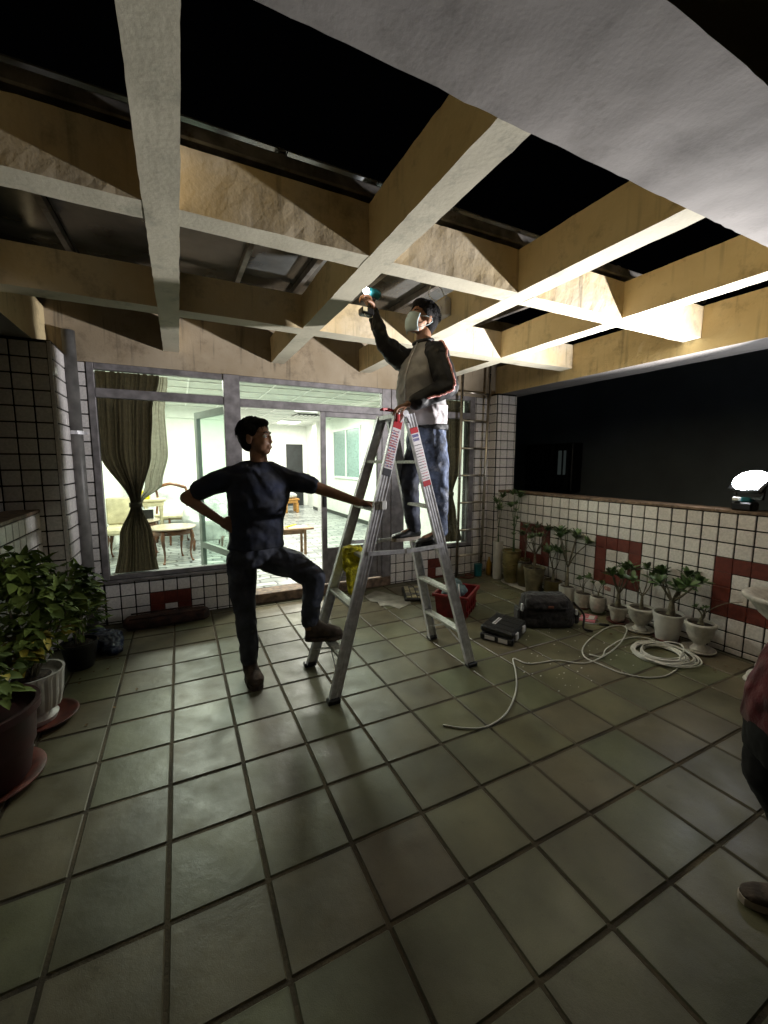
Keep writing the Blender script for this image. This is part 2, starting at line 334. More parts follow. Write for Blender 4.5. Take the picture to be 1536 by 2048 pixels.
# ------------------------------------------------------------------ geometry helpers
class MB:
    def __init__(s): s.v = []; s.f = []; s.mi = []
    def add(s, vs, fs, mi=0):
        o = len(s.v); s.v += [tuple(v) for v in vs]; s.f += [tuple(i + o for i in f) for f in fs]
        s.mi += [mi] * len(fs) if isinstance(mi, int) else list(mi)
        return s
    def box(s, x0, y0, z0, x1, y1, z1, mi=0, bev=0.0, bmi=None, rot=None):
        if bmi is None: bmi = mi
        vs = []; fs = []; ms = []
        b = min(bev, (x1 - x0) * .45, (y1 - y0) * .45, (z1 - z0) * .45)
        if b <= 0:
            vs = [(x, y, z) for z in (z0, z1) for y in (y0, y1) for x in (x0, x1)]
            fs = [(0, 2, 3, 1), (4, 5, 7, 6), (0, 1, 5, 4), (2, 6, 7, 3), (0, 4, 6, 2), (1, 3, 7, 5)]
            ms = [bmi, mi, mi, mi, mi, mi]
        else:
            lo = (x0, y0, z0); hi = (x1, y1, z1); idx = {}
            for cx in (0, 1):
                for cy in (0, 1):
                    for cz in (0, 1):
                        c = (cx, cy, cz)
                        for ax in range(3):
                            p = []
                            for k in range(3):
                                e = hi[k] if c[k] else lo[k]
                                if k != ax: e += -b if c[k] else b
                                p.append(e)
                            idx[(c, ax)] = len(vs); vs.append(tuple(p))
            def q(ax, sgn):
                o = [k for k in range(3) if k != ax]
                r = []
                for a, d in ((0, 0), (1, 0), (1, 1), (0, 1)):
                    c = [0, 0, 0]; c[ax] = sgn; c[o[0]] = a; c[o[1]] = d; r.append(idx[(tuple(c), ax)])
                return r
            for ax in range(3):
                for sg in (0, 1):
                    fs.append(q(ax, sg)); ms.append(bmi if (ax == 2 and sg == 0) else mi)
            for e in range(3):
                o = [k for k in range(3) if k != e]
                for a in (0, 1):
                    for d in (0, 1):
                        c0 = [0, 0, 0]; c0[o[0]] = a; c0[o[1]] = d; c1 = list(c0); c1[e] = 1
                        c0, c1 = tuple(c0), tuple(c1)
                        fs.append([idx[(c0, o[0])], idx[(c1, o[0])], idx[(c1, o[1])], idx[(c0, o[1])]]); ms.append(mi)
            for cx in (0, 1):
                for cy in (0, 1):
                    for cz in (0, 1):
                        c = (cx, cy, cz); fs.append([idx[(c, 0)], idx[(c, 1)], idx[(c, 2)]]); ms.append(mi)
        if rot is not None: vs = [rot @ Vector(v) for v in vs]
        return s.add(vs, fs, ms)
    def bar(s, p0, p1, w, h, up=(0, 0, 1), mi=0, bev=0.0):
        """rectangular bar from p0 to p1; w across, h along up"""
        p0, p1 = Vector(p0), Vector(p1); d = (p1 - p0); L = d.length; d.normalize()
        u = Vector(up); x = d.cross(u)
        if x.length < 1e-5: x = Vector((1, 0, 0))
        x.normalize(); u = x.cross(d)
        R = Matrix((x, u, d)).transposed().to_4x4(); R.translation = p0
        # local axes: x across, y = up, z = along
        return s.box(-w / 2, -h / 2, 0, w / 2, h / 2, L, mi, bev, rot=R)
    def tube(s, pts, r, n=8, mi=0, closed=False, cap=True):
        pts = [Vector(p) for p in pts]; m = len(pts)
        rs = r if isinstance(r, (list, tuple)) else [r] * m
        vs = []; prev = None
        for i, p in enumerate(pts):
            a = pts[(i - 1) % m] if (closed or i > 0) else p; c = pts[(i + 1) % m] if (closed or i < m - 1) else p
            t = (c - a)
            if t.length < 1e-9: t = Vector((0, 0, 1))
            t.normalize()
            if prev is None:
                x = t.cross(Vector((0, 0, 1)))
                if x.length < 1e-3: x = t.cross(Vector((1, 0, 0)))
            else: x = prev - t * prev.dot(t)
            x.normalize(); prev = x; y = t.cross(x)
            for k in range(n):
                an = 2 * PI * k / n
                vs.append(p + (x * math.cos(an) + y * math.sin(an)) * rs[i])
        fs = []
        for i in range(m if closed else m - 1):
            j = (i + 1) % m
            for k in range(n): fs.append((i * n + k, i * n + (k + 1) % n, j * n + (k + 1) % n, j * n + k))
        if cap and not closed: fs.append(tuple(reversed(range(n)))); fs.append(tuple(range((m - 1) * n, m * n)))
        return s.add(vs, fs, mi)
    def lathe(s, c, prof, n=24, mi=0, flute=0, fd=0.0, frange=None):
        """profile [(r, z)] turned about a vertical axis at c"""
        vs = []; c = Vector(c)
        for (r, z) in prof:
            for k in range(n):
                a = 2 * PI * k / n; rr = r
                if flute and (frange is None or frange[0] <= z <= frange[1]): rr = r * (1 - fd * (0.5 + 0.5 * math.cos(a * flute)))
                vs.append(c + Vector((rr * math.cos(a), rr * math.sin(a), z)))
        fs = []
        for i in range(len(prof) - 1):
            for k in range(n): fs.append((i * n + k, i * n + (k + 1) % n, (i + 1) * n + (k + 1) % n, (i + 1) * n + k))
        fs.append(tuple(reversed(range(n)))); fs.append(tuple(range((len(prof) - 1) * n, len(prof) * n)))
        return s.add(vs, fs, mi)
    def sphere(s, c, r, seg=12, ring=8, mi=0, R=None):
        c = Vector(c); r = Vector(r) if isinstance(r, (tuple, list)) else Vector((r, r, r))
        vs = []
        for i in range(ring + 1):
            t = PI * i / ring
            for k in range(seg):
                a = 2 * PI * k / seg
                v = Vector((r.x * math.sin(t) * math.cos(a), r.y * math.sin(t) * math.sin(a), r.z * math.cos(t)))
                if R is not None: v = R @ v
                vs.append(c + v)
        fs = [(i * seg + k, (i + 1) * seg + k, (i + 1) * seg + (k + 1) % seg, i * seg + (k + 1) % seg) for i in range(ring) for k in range(seg)]
        return s.add(vs, fs, mi)
    def limb(s, pts, rs, seg=12):
        """chain of overlapping balls, to be fused"""
        for i in range(len(pts) - 1):
            a, b = Vector(pts[i]), Vector(pts[i + 1]); ra, rb = rs[i], rs[i + 1]
            L = (b - a).length; n = max(2, int(L / (0.3 * min(ra, rb))) + 1)
            for k in range(n + 1):
                t = k / n; s.sphere(a.lerp(b, t), ra + (rb - ra) * t, seg, 6)
        return s
    def loft(s, rings, n=24, power=2.3, mi=0):
        """rings: (centre, half-width vector, half-depth vector)"""
        vs = []
        for (c, u, v) in rings:
            c, u, v = Vector(c), Vector(u), Vector(v)
            for k in range(n):
                a = 2 * PI * k / n; ca, sa = math.cos(a), math.sin(a)
                x = math.copysign(abs(ca) ** (2 / power), ca); y = math.copysign(abs(sa) ** (2 / power), sa)
                vs.append(c + u * x + v * y)
        m = len(rings)
        fs = [(i * n + k, i * n + (k + 1) % n, (i + 1) * n + (k + 1) % n, (i + 1) * n + k) for i in range(m - 1) for k in range(n)]
        fs.append(tuple(reversed(range(n)))); fs.append(tuple(range((m - 1) * n, m * n)))
        return s.add(vs, fs, mi)
    def mesh(s, name, mats, smooth=False, recalc=True):
        me = bpy.data.meshes.new(name); me.from_pydata(s.v, [], s.f)
        for m in (mats if isinstance(mats, (list, tuple)) else [mats]): me.materials.append(m)
        me.polygons.foreach_set("material_index", s.mi)
        if recalc:
            bm = bmesh.new(); bm.from_mesh(me); bmesh.ops.recalc_face_normals(bm, faces=bm.faces); bm.to_mesh(me); bm.free()
        if smooth:
            me.polygons.foreach_set("use_smooth", [True] * len(me.polygons))
        me.update()
        return me

def tag(o, label=None, cat=None, group=None, kind=None):
    if label: o["label"] = label
    if cat: o["category"] = cat
    if group: o["group"] = group
    if kind: o["kind"] = kind
    return o

def thing(name, label, cat, loc=(0, 0, 0), group=None):
    o = bpy.data.objects.new(name, None); COL.objects.link(o); o.location = loc
    o.empty_display_size = 0.1
    return tag(o, label, cat, group)

def root_loc(o):
    v = Vector(o.location)
    while o.parent is not None: o = o.parent; v += o.location
    return v

def put(name, me, parent=None, label=None, cat=None, group=None, kind=None, base=None):
    """link a mesh whose coordinates are in world space; its origin is moved to base (or the parent's origin)"""
    o = bpy.data.objects.new(name, me); COL.objects.link(o)
    if parent is not None:
        o.parent = parent
        pl = root_loc(parent); b = Vector(base) if base is not None else pl
        if b.length > 0: me.transform(Matrix.Translation(-b))
        o.location = b - pl
    elif base is not None:
        me.transform(Matrix.Translation(-Vector(base))); o.location = base
    return tag(o, label, cat, group, kind)

def inst(name, me, parent, M4):
    """copy with shared mesh data at world matrix M4"""
    o = bpy.data.objects.new(name, me); COL.objects.link(o)
    if parent is not None:
        o.parent = parent; M4 = Matrix.Translation(-root_loc(parent)) @ M4
    o.matrix_basis = M4
    return o

def smooth_by_angle(me, ang=35):
    me.polygons.foreach_set("use_smooth", [True] * len(me.polygons))
    try: me.set_sharp_from_angle(angle=math.radians(ang))
    except Exception: pass

def fuse(mb, name, mats, voxel=0.007, smooth=4, disp=None, shrink=0.0):
    """fuse overlapping solids into one continuous skin"""
    me = mb.mesh(name, mats, recalc=False)
    o = bpy.data.objects.new(name, me); COL.objects.link(o)
    r = o.modifiers.new("r", 'REMESH'); r.mode = 'VOXEL'; r.voxel_size = voxel; r.use_smooth_shade = True
    if smooth:
        s = o.modifiers.new("s", 'SMOOTH'); s.factor = 0.5; s.iterations = smooth
    if disp:
        t = bpy.data.textures.new(name + "_folds", 'CLOUDS'); t.noise_scale = disp[1]; t.noise_depth = 3
        d = o.modifiers.new("d", 'DISPLACE'); d.texture = t; d.strength = disp[0]; d.texture_coords = 'GLOBAL'; d.mid_level = 0.5
        if disp[0] < .03 and disp[1] > .08:
            t2 = bpy.data.textures.new(name + "_creases", 'MARBLE'); t2.noise_scale = .09; t2.turbulence = 7; t2.marble_type = 'SHARP'
            d2 = o.modifiers.new("e", 'DISPLACE'); d2.texture = t2; d2.strength = .009; d2.texture_coords = 'GLOBAL'; d2.mid_level = 0.5
            s2 = o.modifiers.new("s2", 'SMOOTH'); s2.iterations = 2
    dg = bpy.context.evaluated_depsgraph_get()
    out = bpy.data.meshes.new_from_object(o.evaluated_get(dg))
    out.name = name
    if not len(out.materials):
        for m in (mats if isinstance(mats, (list, tuple)) else [mats]): out.materials.append(m)
    bpy.data.objects.remove(o); bpy.data.meshes.remove(me)
    out.polygons.foreach_set("use_smooth", [True] * len(out.polygons))
    return out

def spline(pts, n=8):
    """Catmull-Rom through pts"""
    P = [Vector(p) for p in pts]; P = [P[0] * 2 - P[1]] + P + [P[-1] * 2 - P[-2]]; out = []
    for i in range(1, len(P) - 2):
        for k in range(n):
            t = k / n
            out.append(0.5 * ((2 * P[i]) + (P[i + 1] - P[i - 1]) * t + (2 * P[i - 1] - 5 * P[i] + 4 * P[i + 1] - P[i + 2]) * t * t + (3 * P[i] - P[i - 1] - 3 * P[i + 1] + P[i + 2]) * t ** 3))
    out.append(P[-2]); return out

# ================================================================== TERRACE FLOOR
T = 0.33
fl = thing("terrace_floor", "dim green grey square tile floor of the terrace with dark joints", "floor")
del fl["category"]; fl["kind"] = "structure"
put("grout_bed", MB().box(-1.2, -5.0, -0.12, 4.3, 2.12, -0.0050).mesh("grout_bed", M_fgrout), fl)
def floor_tile(seed):
    rnd = random.Random(seed); g = 0.0062; mb = MB()
    j = [rnd.uniform(-.0012, .0012) for _ in range(4)]
    mb.box(g + j[0], g + j[1], -0.03, T - g + j[2], T - g + j[3], 0.0, bev=0.0045)
    me = mb.mesh("floor_tile", M_ftile); return me
FT = [floor_tile(k) for k in range(4)]
for i in range(-3, 12):
    for j in range(-7, 6):
        inst("floor_tile", FT[(i * 7 + j * 3) % 4], fl, Matrix.Translation((i * T, j * T, random.uniform(-.0010, .0003))) @ Matrix.Rotation(random.uniform(-.0045, .0045), 4, "X") @ Matrix.Rotation(random.uniform(-.0045, .0045), 4, "Y"))
mb = MB()
for i in range(-3, 13):
    for j in list(range(-15, -7)) + [6]:
        y1 = min((j + 1) * T - .0075, 2.085)
        mb.box(i * T + .0075, j * T + .0075, -.03, min((i + 1) * T - .0075, 4.01), y1, 0, bev=.0035)
for j in range(-7, 6): mb.box(12 * T + .0075, j * T + .0075, -.03, 4.01, (j + 1) * T - .0075, 0, bev=.0035)
put("tile_field", mb.mesh("tile_field", M_ftile), fl, kind="stuff")
# small debris near the tools
mb = MB()
for k in range(60):
    x, y = random.uniform(2.3, 3.4), random.uniform(-.6, .2); s = random.uniform(.003, .009)
    mb.sphere((x, y, s * .3), (s, s * .7, s * .4), 5, 3)
tag(put("plaster_crumbs", mb.mesh("plaster_crumbs", M_white)), "white plaster crumbs scattered on the tiles by the tool case", "debris", kind="stuff")

# ================================================================== TILED WALLS
PW = 0.12
def wall_tile(w, h, m, g=0.0058, d=0.012):
    mb = MB(); mb.box(g, -d, g, w - g, 0, h - g, bev=0.0025); return mb.mesh("wall_tile", m)
W_T = wall_tile(PW, PW, M_wtile); R_T = wall_tile(PW, PW, M_rtile, g=0.0012, d=0.0115)
_cache = {}
def tile_mesh(w, h, red):
    k = (round(w, 3), round(h, 3), red)
    if k == (PW, PW, False): return W_T
    if k == (PW, PW, True): return R_T
    if k not in _cache: _cache[k] = wall_tile(k[0], k[1], M_rtile if red else M_wtile, 0.0012 if red else 0.0058)
    return _cache[k]
def tile_face(parent, origin, udir, ulist, zlist, red=lambda a, b: False, skip=lambda u, z: False, outward=None, stuff=None):
    """tiles on a vertical face; local +x = udir, -y = outward"""
    u = Vector(udir).normalized(); z = Vector((0, 0, 1)); yv = z.cross(u)   # local y
    R = Matrix((u, yv, z)).transposed().to_4x4()
    for a in range(len(ulist) - 1):
        for b in range(len(zlist) - 1):
            wu, hz = ulist[a + 1] - ulist[a], zlist[b + 1] - zlist[b]
            if wu < .02 or hz < .02 or skip((ulist[a] + ulist[a + 1]) / 2, (zlist[b] + zlist[b + 1]) / 2): continue
            M4 = Matrix.Translation(Vector(origin) + u * ulist[a] + z * zlist[b]) @ R
            M4 = M4 @ Matrix.Translation((0, random.uniform(-.0008, .0008), 0)) @ Matrix.Rotation(random.uniform(-.006, .006), 4, 'Z')
            inst("tile", tile_mesh(wu, hz, red(a, b)), parent, M4)
def steps(a, b, p, off=0.0):
    """grid lines between a and b with pitch p through off"""
    k = math.ceil((a - off) / p - 1e-6); r = [a]
    while off + k * p < b - 1e-4:
        if off + k * p > a + 1e-4: r.append(off + k * p)
        k += 1
    r.append(b); return r
ZL = steps(0.0, 1.13, PW, 1.13)

# right parapet: local u runs towards the camera (-Y); face at X = 4.02
PX = 4.02
par = thing("parapet_wall", "long low terrace wall of white square tiles with red tile squares, right", "wall", (PX, 0, 0))
put("wall_core", MB().box(PX + .0, -3.6, -.05, PX + .17, 1.95, 1.13).mesh("wall_core", M_grout), par)
cp = MB()
yy = -3.6
while yy < 1.95:
    y2 = min(yy + .6, 1.95); cp.box(PX - .018, yy + .002, 1.1325, PX + .19, y2 - .002, 1.158, bev=.004); yy = y2
put("coping", cp.mesh("coping", M_cap), par)
U0 = 1.525
ul = [-0.43, -0.36, -0.24, -0.12] + [PW * k for k in range(0, 26)]
def red_par(a, b):
    a -= 4   # 0-based column from y = 1.525
    zb = b   # bottom-up rows; ZL[0] partial
    for s in (0, 9, 18):
        da, db = a - s, b - 3
        if 0 <= da < 4 and 0 <= db < 4 and not (0 < da < 3 and 0 < db < 3): return True
    return False
tile_face(par, (PX, U0, 0), (0, -1, 0), ul, ZL, red_par)
# the rest of the wall beyond the frame
mb = MB()
for k in range(4):
    for z0, z1 in zip(ZL[:-1], ZL[1:]):
        y0 = U0 - PW * (25 + k); mb.box(PX - .012, y0 - PW + .0045, z0 + .0045, PX, y0 - .0045, z1 - .0045)
put("tile_field", mb.mesh("tile_field", M_wtile), par, kind="stuff")

# left parapet, face at X = -0.89, looking +X
parl = thing("parapet_wall", "dim tiled low wall at the left edge behind the leafy bush", "wall", (-.89, 0, 0))
put("wall_core", MB().box(-1.06, -1.2, -.05, -.89, 1.66, 1.13).mesh("wall_core", M_grout), parl)
put("coping", MB().box(-1.08, -1.2, 1.1325, -.872, 1.66, 1.158, bev=.004).mesh("coping", M_cap), parl)
tile_face(parl, (-.89, .1, 0), (0, 1, 0), steps(0, 1.56, PW), ZL)
mb = MB()
for k in range(11):
    for z0, z1 in zip(ZL[:-1], ZL[1:]): mb.box(-.89, .1 - PW * (k + 1) + .0045, z0 + .0045, -.878, .1 - PW * k - .0045, z1 - .0045)
put("tile_field", mb.mesh("tile_field", M_wtile), parl, kind="stuff")

# ================================================================== HOUSE
ho = thing("house", "house front with plastered lintel, grey glazing frames and white tiled base walls", "house", (1.5, 2.1, 0))
YB = 2.1
Z25 = steps(0.0, 2.39, PW, 0.022)
# wall cores (grout coloured behind tiles)
for q in ((-.735, YB, 0, -.572, YB + .2, 2.39), (-.57, YB, 0, .70, YB + .2, .43), (2.42, YB, 0, 3.663, YB + .2, .40), (3.665, YB, 0, 4.28, YB + .2, 2.39)):
    put("wall", MB().box(*q).mesh("wall", M_grout), ho)
lt = MB(); lt.box(-1.3, YB - .012, 2.39, 4.4, YB + .2, 3.4, 0); put("lintel", lt.mesh("lintel", M_lint), ho)
def front_tiles(x0, x1, zl, off, red=lambda a, b: False): tile_face(ho, (0, YB, 0), (1, 0, 0), steps(x0, x1, PW, off), zl, red)
ZS = [z for z in steps(0.0, .40, PW, .022)]
front_tiles(-.735, -.57, steps(0.0, 2.39, PW, .022), -.69)
tile_face(ho, (0, YB, 0), (1, 0, 0), steps(-.57, .55, PW, -.203), steps(0.0, .43, PW, .022), lambda a, b: a in (4, 5, 6) and b in (1, 2) and not (a == 5 and b == 1))
tile_face(ho, (0, YB, 0), (1, 0, 0), steps(2.42, 3.68, PW, 2.50), steps(0.0, .40, PW, .022), lambda a, b: a in (5, 6, 7) and b in (0, 1, 2) and not (a == 6 and b == 1))
tile_face(ho, (0, YB, 0), (1, 0, 0), steps(3.68, 3.95, PW, 2.50), steps(0.0, 2.39, PW, .022))
# corner pier beside the parapet
pr_ = thing("tiled_pier", "white tiled corner pier at the far end of the parapet", "pillar", (4.1, 2.0, 0))
put("pier_core", MB().box(3.95, 1.96, 0, 4.28, 2.1, 2.44).mesh("pier_core", M_grout), pr_)
tile_face(pr_, (0, 1.96, 0), (1, 0, 0), steps(3.95, 4.28, .118, 4.02), steps(0.0, 2.44, PW, .022), skip=lambda u, z: u > 4.03 and z < 1.13)
tile_face(pr_, (3.95, 2.1, 0), (0, -1, 0), [0, .135], steps(0.0, 2.44, PW, .022))
# left pier
pl_ = thing("tiled_pier", "dark tiled corner pier left of the drainpipe", "pillar", (-.9, 1.8, 0))
put("pier_core", MB().box(-1.45, 1.66, 0, -.715, 2.1, 2.44).mesh("pier_core", M_grout), pl_)
tile_face(pl_, (0, 1.66, 0), (1, 0, 0), steps(-1.45, -.735, PW, -.844), steps(0.0, 2.44, PW, .022))
tile_face(pl_, (-.715, 1.66, 0), (0, 1, 0), steps(0, .44, PW), steps(0.0, 2.44, PW, .022))
put("corner_trim", MB().box(-.735, 1.645, 0, -.712, 1.66, 2.43).mesh("corner_trim", M_wtile), pl_)
# drain pipe
dp = thing("drainpipe", "round grey drainpipe beside the left window", "pipe", (-.66, 2.0, 0))
mb = MB(); mb.tube([(-.665, 2.03, 0), (-.665, 2.03, 2.62)], .048, 20); put("pipe", mb.mesh("pipe", M_pipe, True), dp)
mb = MB()
for z in (.5, 1.76): mb.tube([(-.665, 2.03, z), (-.665, 2.03, z + .03)], .054, 20); mb.box(-.62, 2.02, z + .005, -.59, 2.09, z + .025)
put("bracket", mb.mesh("bracket", M_steel), dp)

# windows and door frames
FY0, FY1 = YB - .02, YB + .05
def frame(name, boxes, parent, label=None, m=M_frame, bev=.004):
    mb = MB()
    for b in boxes: mb.box(*b, bev=bev)
    return put(name, mb.mesh(name, m), parent, label)
wl = thing("window", "tall window left of the door with a tied back olive curtain behind it", "window", (0, YB, .45))
frame("frame", [(-.57, FY0, .43, -.515, FY1, 2.39), (-.515, FY0, 2.335, .545, FY1, 2.39), (-.515, FY0, .43, .545, FY1, .475), (.545, FY0 - .01, .11, .70, FY1 + .02, 2.39)], wl)
frame("transom", [(-.515, FY0 - .003, 2.095, .545, FY1 + .003, 2.175)], wl)
frame("sill", [(-.58, FY0 - .04, .405, .56, FY0 - .002, .43)], wl)
put("pane", MB().box(-.515, YB + .012, .475, .545, YB + .018, 2.095).mesh("pane", M_glass), wl)
put("pane", MB().box(-.515, YB + .012, 2.175, .545, YB + .018, 2.335).mesh("pane", M_glass), wl)
dr = thing("sliding_door", "grey framed sliding glass door behind the ladder, half open", "door", (1.5, YB, .11))
frame("frame", [(.70, FY0, 2.335, 2.30, FY1, 2.39), (.70, FY0, 2.085, 2.30, FY1, 2.165), (2.30, FY0, .11, 2.42, FY1, 2.39)], dr)
put("pane", MB().box(.70, YB + .012, 2.165, 2.30, YB + .018, 2.335).mesh("pane", M_glass), dr)
lf = frame("door_leaf", [(1.545, YB - .012, .125, 1.605, YB + .028, 2.085), (2.24, YB - .012, .125, 2.30, YB + .028, 2.085), (1.605, YB - .012, 2.03, 2.24, YB + .028, 2.085), (1.605, YB - .012, .49, 2.24, YB + .028, .54), (1.605, YB - .012, .125, 2.24, YB + .028, .18)], dr)
put("pane", MB().box(1.605, YB + .005, .54, 2.24, YB + .011, 2.03).mesh("pane", M_glass), lf)
put("kick_panel", MB().box(1.605, YB, .18, 2.24, YB + .015, .49).mesh("kick_panel", M_frame), lf)
put("handle", MB().box(1.56, YB - .035, 1.02, 1.59, YB - .012, 1.22, bev=.004).mesh("handle", M_dark), lf)
th = MB(); th.box(.70, YB - .03, 0, 2.42, YB + .2, .108, bev=.006); put("threshold", th.mesh("threshold", M_cap), dr)
wr = thing("window", "narrow window behind the climbing poles with a brown curtain", "window", (3.1, YB, .4))
frame("frame", [(2.42, FY0 - .01, .40, 2.60, FY1 + .02, 2.39), (2.60, FY0, .40, 3.60, FY1, .44), (2.60, FY0, 2.335, 3.60, FY1, 2.39), (3.60, FY0, .40, 3.68, FY1, 2.39), (3.06, FY0, .44, 3.10, FY1, 2.095)], wr)
frame("transom", [(2.60, FY0 - .003, 2.095, 3.60, FY1 + .003, 2.175)], wr)
put("pane", MB().box(2.60, YB + .012, .44, 3.60, YB + .018, 2.335).mesh("pane", M_glass), wr)

def curtain(label, yc, prof, n, amp, mats, name="curtain", seed=1):
    """prof: (z, xl, xr); pleated sheet between"""
    t = thing(name, label, "curtain", ((prof[0][1] + prof[0][2]) / 2, yc, prof[-1][0]))
    rnd = random.Random(seed); ph = [rnd.uniform(0, 6.28) for _ in range(4)]
    cols = n * 8; rows = []
    Zs = [p[0] for p in prof]
    zz = []
    for i in range(len(prof) - 1):
        for k in range(8): zz.append(prof[i][0] + (prof[i + 1][0] - prof[i][0]) * k / 8)
    zz.append(prof[-1][0])
    vs = []
    for z in zz:
        for i in range(len(prof) - 1):
            if prof[i][0] >= z >= prof[i + 1][0]:
                tt = (prof[i][0] - z) / (prof[i][0] - prof[i + 1][0]); s = tt * tt * (3 - 2 * tt)
                xl = prof[i][1] + (prof[i + 1][1] - prof[i][1]) * s; xr = prof[i][2] + (prof[i + 1][2] - prof[i][2]) * s; break
        wd = xr - xl
        for c in range(cols + 1):
            u = c / cols
            a = u * n * 2 * PI + 1.5 * math.sin(u * 9 + ph[0]) + .9 * math.sin(u * 23 + ph[3]) + .5 * math.sin(z * 2.3 + u * 5 + ph[1])
            x = xl + wd * u + .006 * math.sin(a * 2 + ph[2])
            y = yc + amp * (.65 + .5 * math.sin(u * 13 + ph[2] + z * .7)) * (math.sin(a) + .4 * math.sin(a * 1.9 + ph[3] + z)) * (0.6 + .4 * min(1, wd / .4))
            vs.append((x, y, z))
    w1 = cols + 1
    fs = [(r * w1 + c, r * w1 + c + 1, (r + 1) * w1 + c + 1, (r + 1) * w1 + c) for r in range(len(zz) - 1) for c in range(cols)]
    mb = MB(); mb.add(vs, fs); me = mb.mesh("curtain_panel", mats, True, recalc=False)
    put("curtain_panel", me, t)
    return t
c1 = curtain("olive curtain tied at the waist in the left window", 2.30, [(2.36, -.55, -.02), (2.0, -.55, -.10), (1.62, -.55, -.13), (1.12, -.325, -.245), (.80, -.44, -.16), (.12, -.56, -.10)], 11, .022, M_curt, seed=3)
mb = MB(); mb.loft([((-.285, 2.30, 1.085), (.058, 0, 0), (0, .05, 0)), ((-.285, 2.30, 1.13), (.058, 0, 0), (0, .05, 0))], 20); put("tie_band", mb.mesh("tie_band", M_curt, True), c1)
def add_lining(t, yc, prof, n, amp, seed):
    t2 = curtain("x", yc, prof, n, amp, M_sheer, seed=seed)
    p = t2.children[0]; wpos = root_loc(t2); p.parent = t; p.name = "lining"; p.location = wpos - root_loc(t)
    bpy.data.objects.remove(t2)
add_lining(c1, 2.36, [(2.36, -.04, .06), (2.0, -.12, .015), (1.62, -.14, .025), (1.30, -.20, -.04), (1.12, -.26, -.235)], 3, .014, 5)
c2 = curtain("brown curtain drawn in at the knot, right hand window", 2.30, [(2.36, 3.0, 3.62), (1.9, 3.05, 3.62), (1.5, 3.15, 3.62), (1.10, 3.42, 3.50), (.80, 3.36, 3.56), (.42, 3.28, 3.66)], 9, .02, M_curt, seed=8)
mb = MB(); mb.loft([((3.46, 2.30, 1.07), (.05, 0, 0), (0, .045, 0)), ((3.46, 2.30, 1.12), (.05, 0, 0), (0, .045, 0))], 16); put("tie_band", mb.mesh("tie_band", M_curt, True), c2)

# ================================================================== ROOM INSIDE
ZF, ZC = .11, 2.70
put("room_floor", MB().box(-1.0, YB + .2, ZF - .05, 3.95, 14.0, ZF).mesh("room_floor", M_ifloor), kind="structure")
put("room_ceiling", MB().box(-1.0, YB + .2, ZC, 3.95, 14.0, ZC + .1).mesh("room_ceiling", M_iceil), kind="structure")
rw = thing("room_wall", "white walls of the lit room inside", "wall", (0, 5, 0)); del rw["category"]; del rw["label"]; rw["kind"] = "structure"
put("left_wall", MB().box(-1.05, YB + .2, ZF, -.92, 7.5, ZC).mesh("left_wall", M_iwall), rw)
put("back_wall", MB().box(-1.05, 7.5, ZF, 1.75, 7.65, ZC).mesh("back_wall", M_iwall), rw)
put("corridor_wall", MB().box(1.60, 7.65, ZF, 1.75, 12.0, ZC).mesh("corridor_wall", M_iwall), rw)
put("right_wall", MB().box(3.90, YB + .2, ZF, 4.05, 12.0, ZC).mesh("right_wall", M_iwall), rw)
put("wall_pilaster", MB().box(3.72, 9.3, ZF, 3.899, 9.7, ZC).mesh("wall_pilaster", M_iwall), rw)
mb = MB(); mb.box(1.75, 11.0, ZF, 3.20, 11.1, ZC); mb.box(3.20, 11.0, 2.13, 3.9, 11.1, ZC); mb.box(3.78, 11.0, ZF, 3.9, 11.1, 2.13)
put("far_wall", mb.mesh("far_wall", M_iwall), rw)
mb = MB(); mb.box(3.885, YB + .2, ZF, 3.9, 9.3, ZF + .09); mb.box(3.705, 9.285, ZF, 3.72, 9.7, ZF + .09); mb.box(1.75, 10.985, ZF, 3.2, 11.0, ZF + .09)
put("baseboard", mb.mesh("baseboard", M_black), rw)
put("cornice", MB().box(-.92, 7.40, 2.45, 1.75, 7.5, 2.7).mesh("cornice", M_iwall), rw)
dd = thing("dark_doorway", "dark open doorway at the far end of the lit room", "door", (3.5, 11.05, ZF))
put("door_void", MB().box(3.20, 11.04, ZF, 3.78, 11.12, 2.13).mesh("door_void", M_idoor), dd)
put("door_frame", MB().box(3.17, 10.975, ZF, 3.22, 10.998, 2.17).box(3.22, 10.975, 2.11, 3.78, 10.998, 2.17).mesh("door_frame", M_tbar), dd)
# ceiling grid
mb = MB()
for x in [-.9 + .6 * k for k in range(9)]: mb.box(x - .012, YB + .2, ZC - .012, x + .012, 11.0, ZC - .001)
for y in [2.6 + .6 * k for k in range(14)]: mb.box(-.95, y - .012, ZC - .015, 3.9, y + .012, ZC - .003)
put("ceiling_grid", mb.mesh("ceiling_grid", M_tbar), rw)
def troffer(x, y, label, power=ROOM_POWER):
    t = thing("ceiling_light", label, "ceiling light", (x, y, ZC), "fluorescent ceiling lights of the room")
    put("housing", MB().box(x - .3, y - .3, ZC - .03, x + .3, y + .3, ZC - .016).mesh("housing", M_tbar), t)
    put("diffuser", MB().box(x - .27, y - .27, ZC - .034, x + .27, y + .27, ZC - .031).mesh("diffuser", M_tube), t)
    mb = MB()
    for k in range(5): mb.box(x - .27, y - .22 + k * .11, ZC - .06, x + .27, y - .21 + k * .11, ZC - .035)
    put("louvre", mb.mesh("louvre", M_tbar), t)
    ld = bpy.data.lights.new("tube_light", 'AREA'); ld.shape = 'RECTANGLE'; ld.size = .5; ld.size_y = .5; ld.energy = power; ld.color = ROOM_COL
    lo = bpy.data.objects.new("tube_light", ld); COL.objects.link(lo); lo.parent = t; lo.location = (0, 0, -.07)
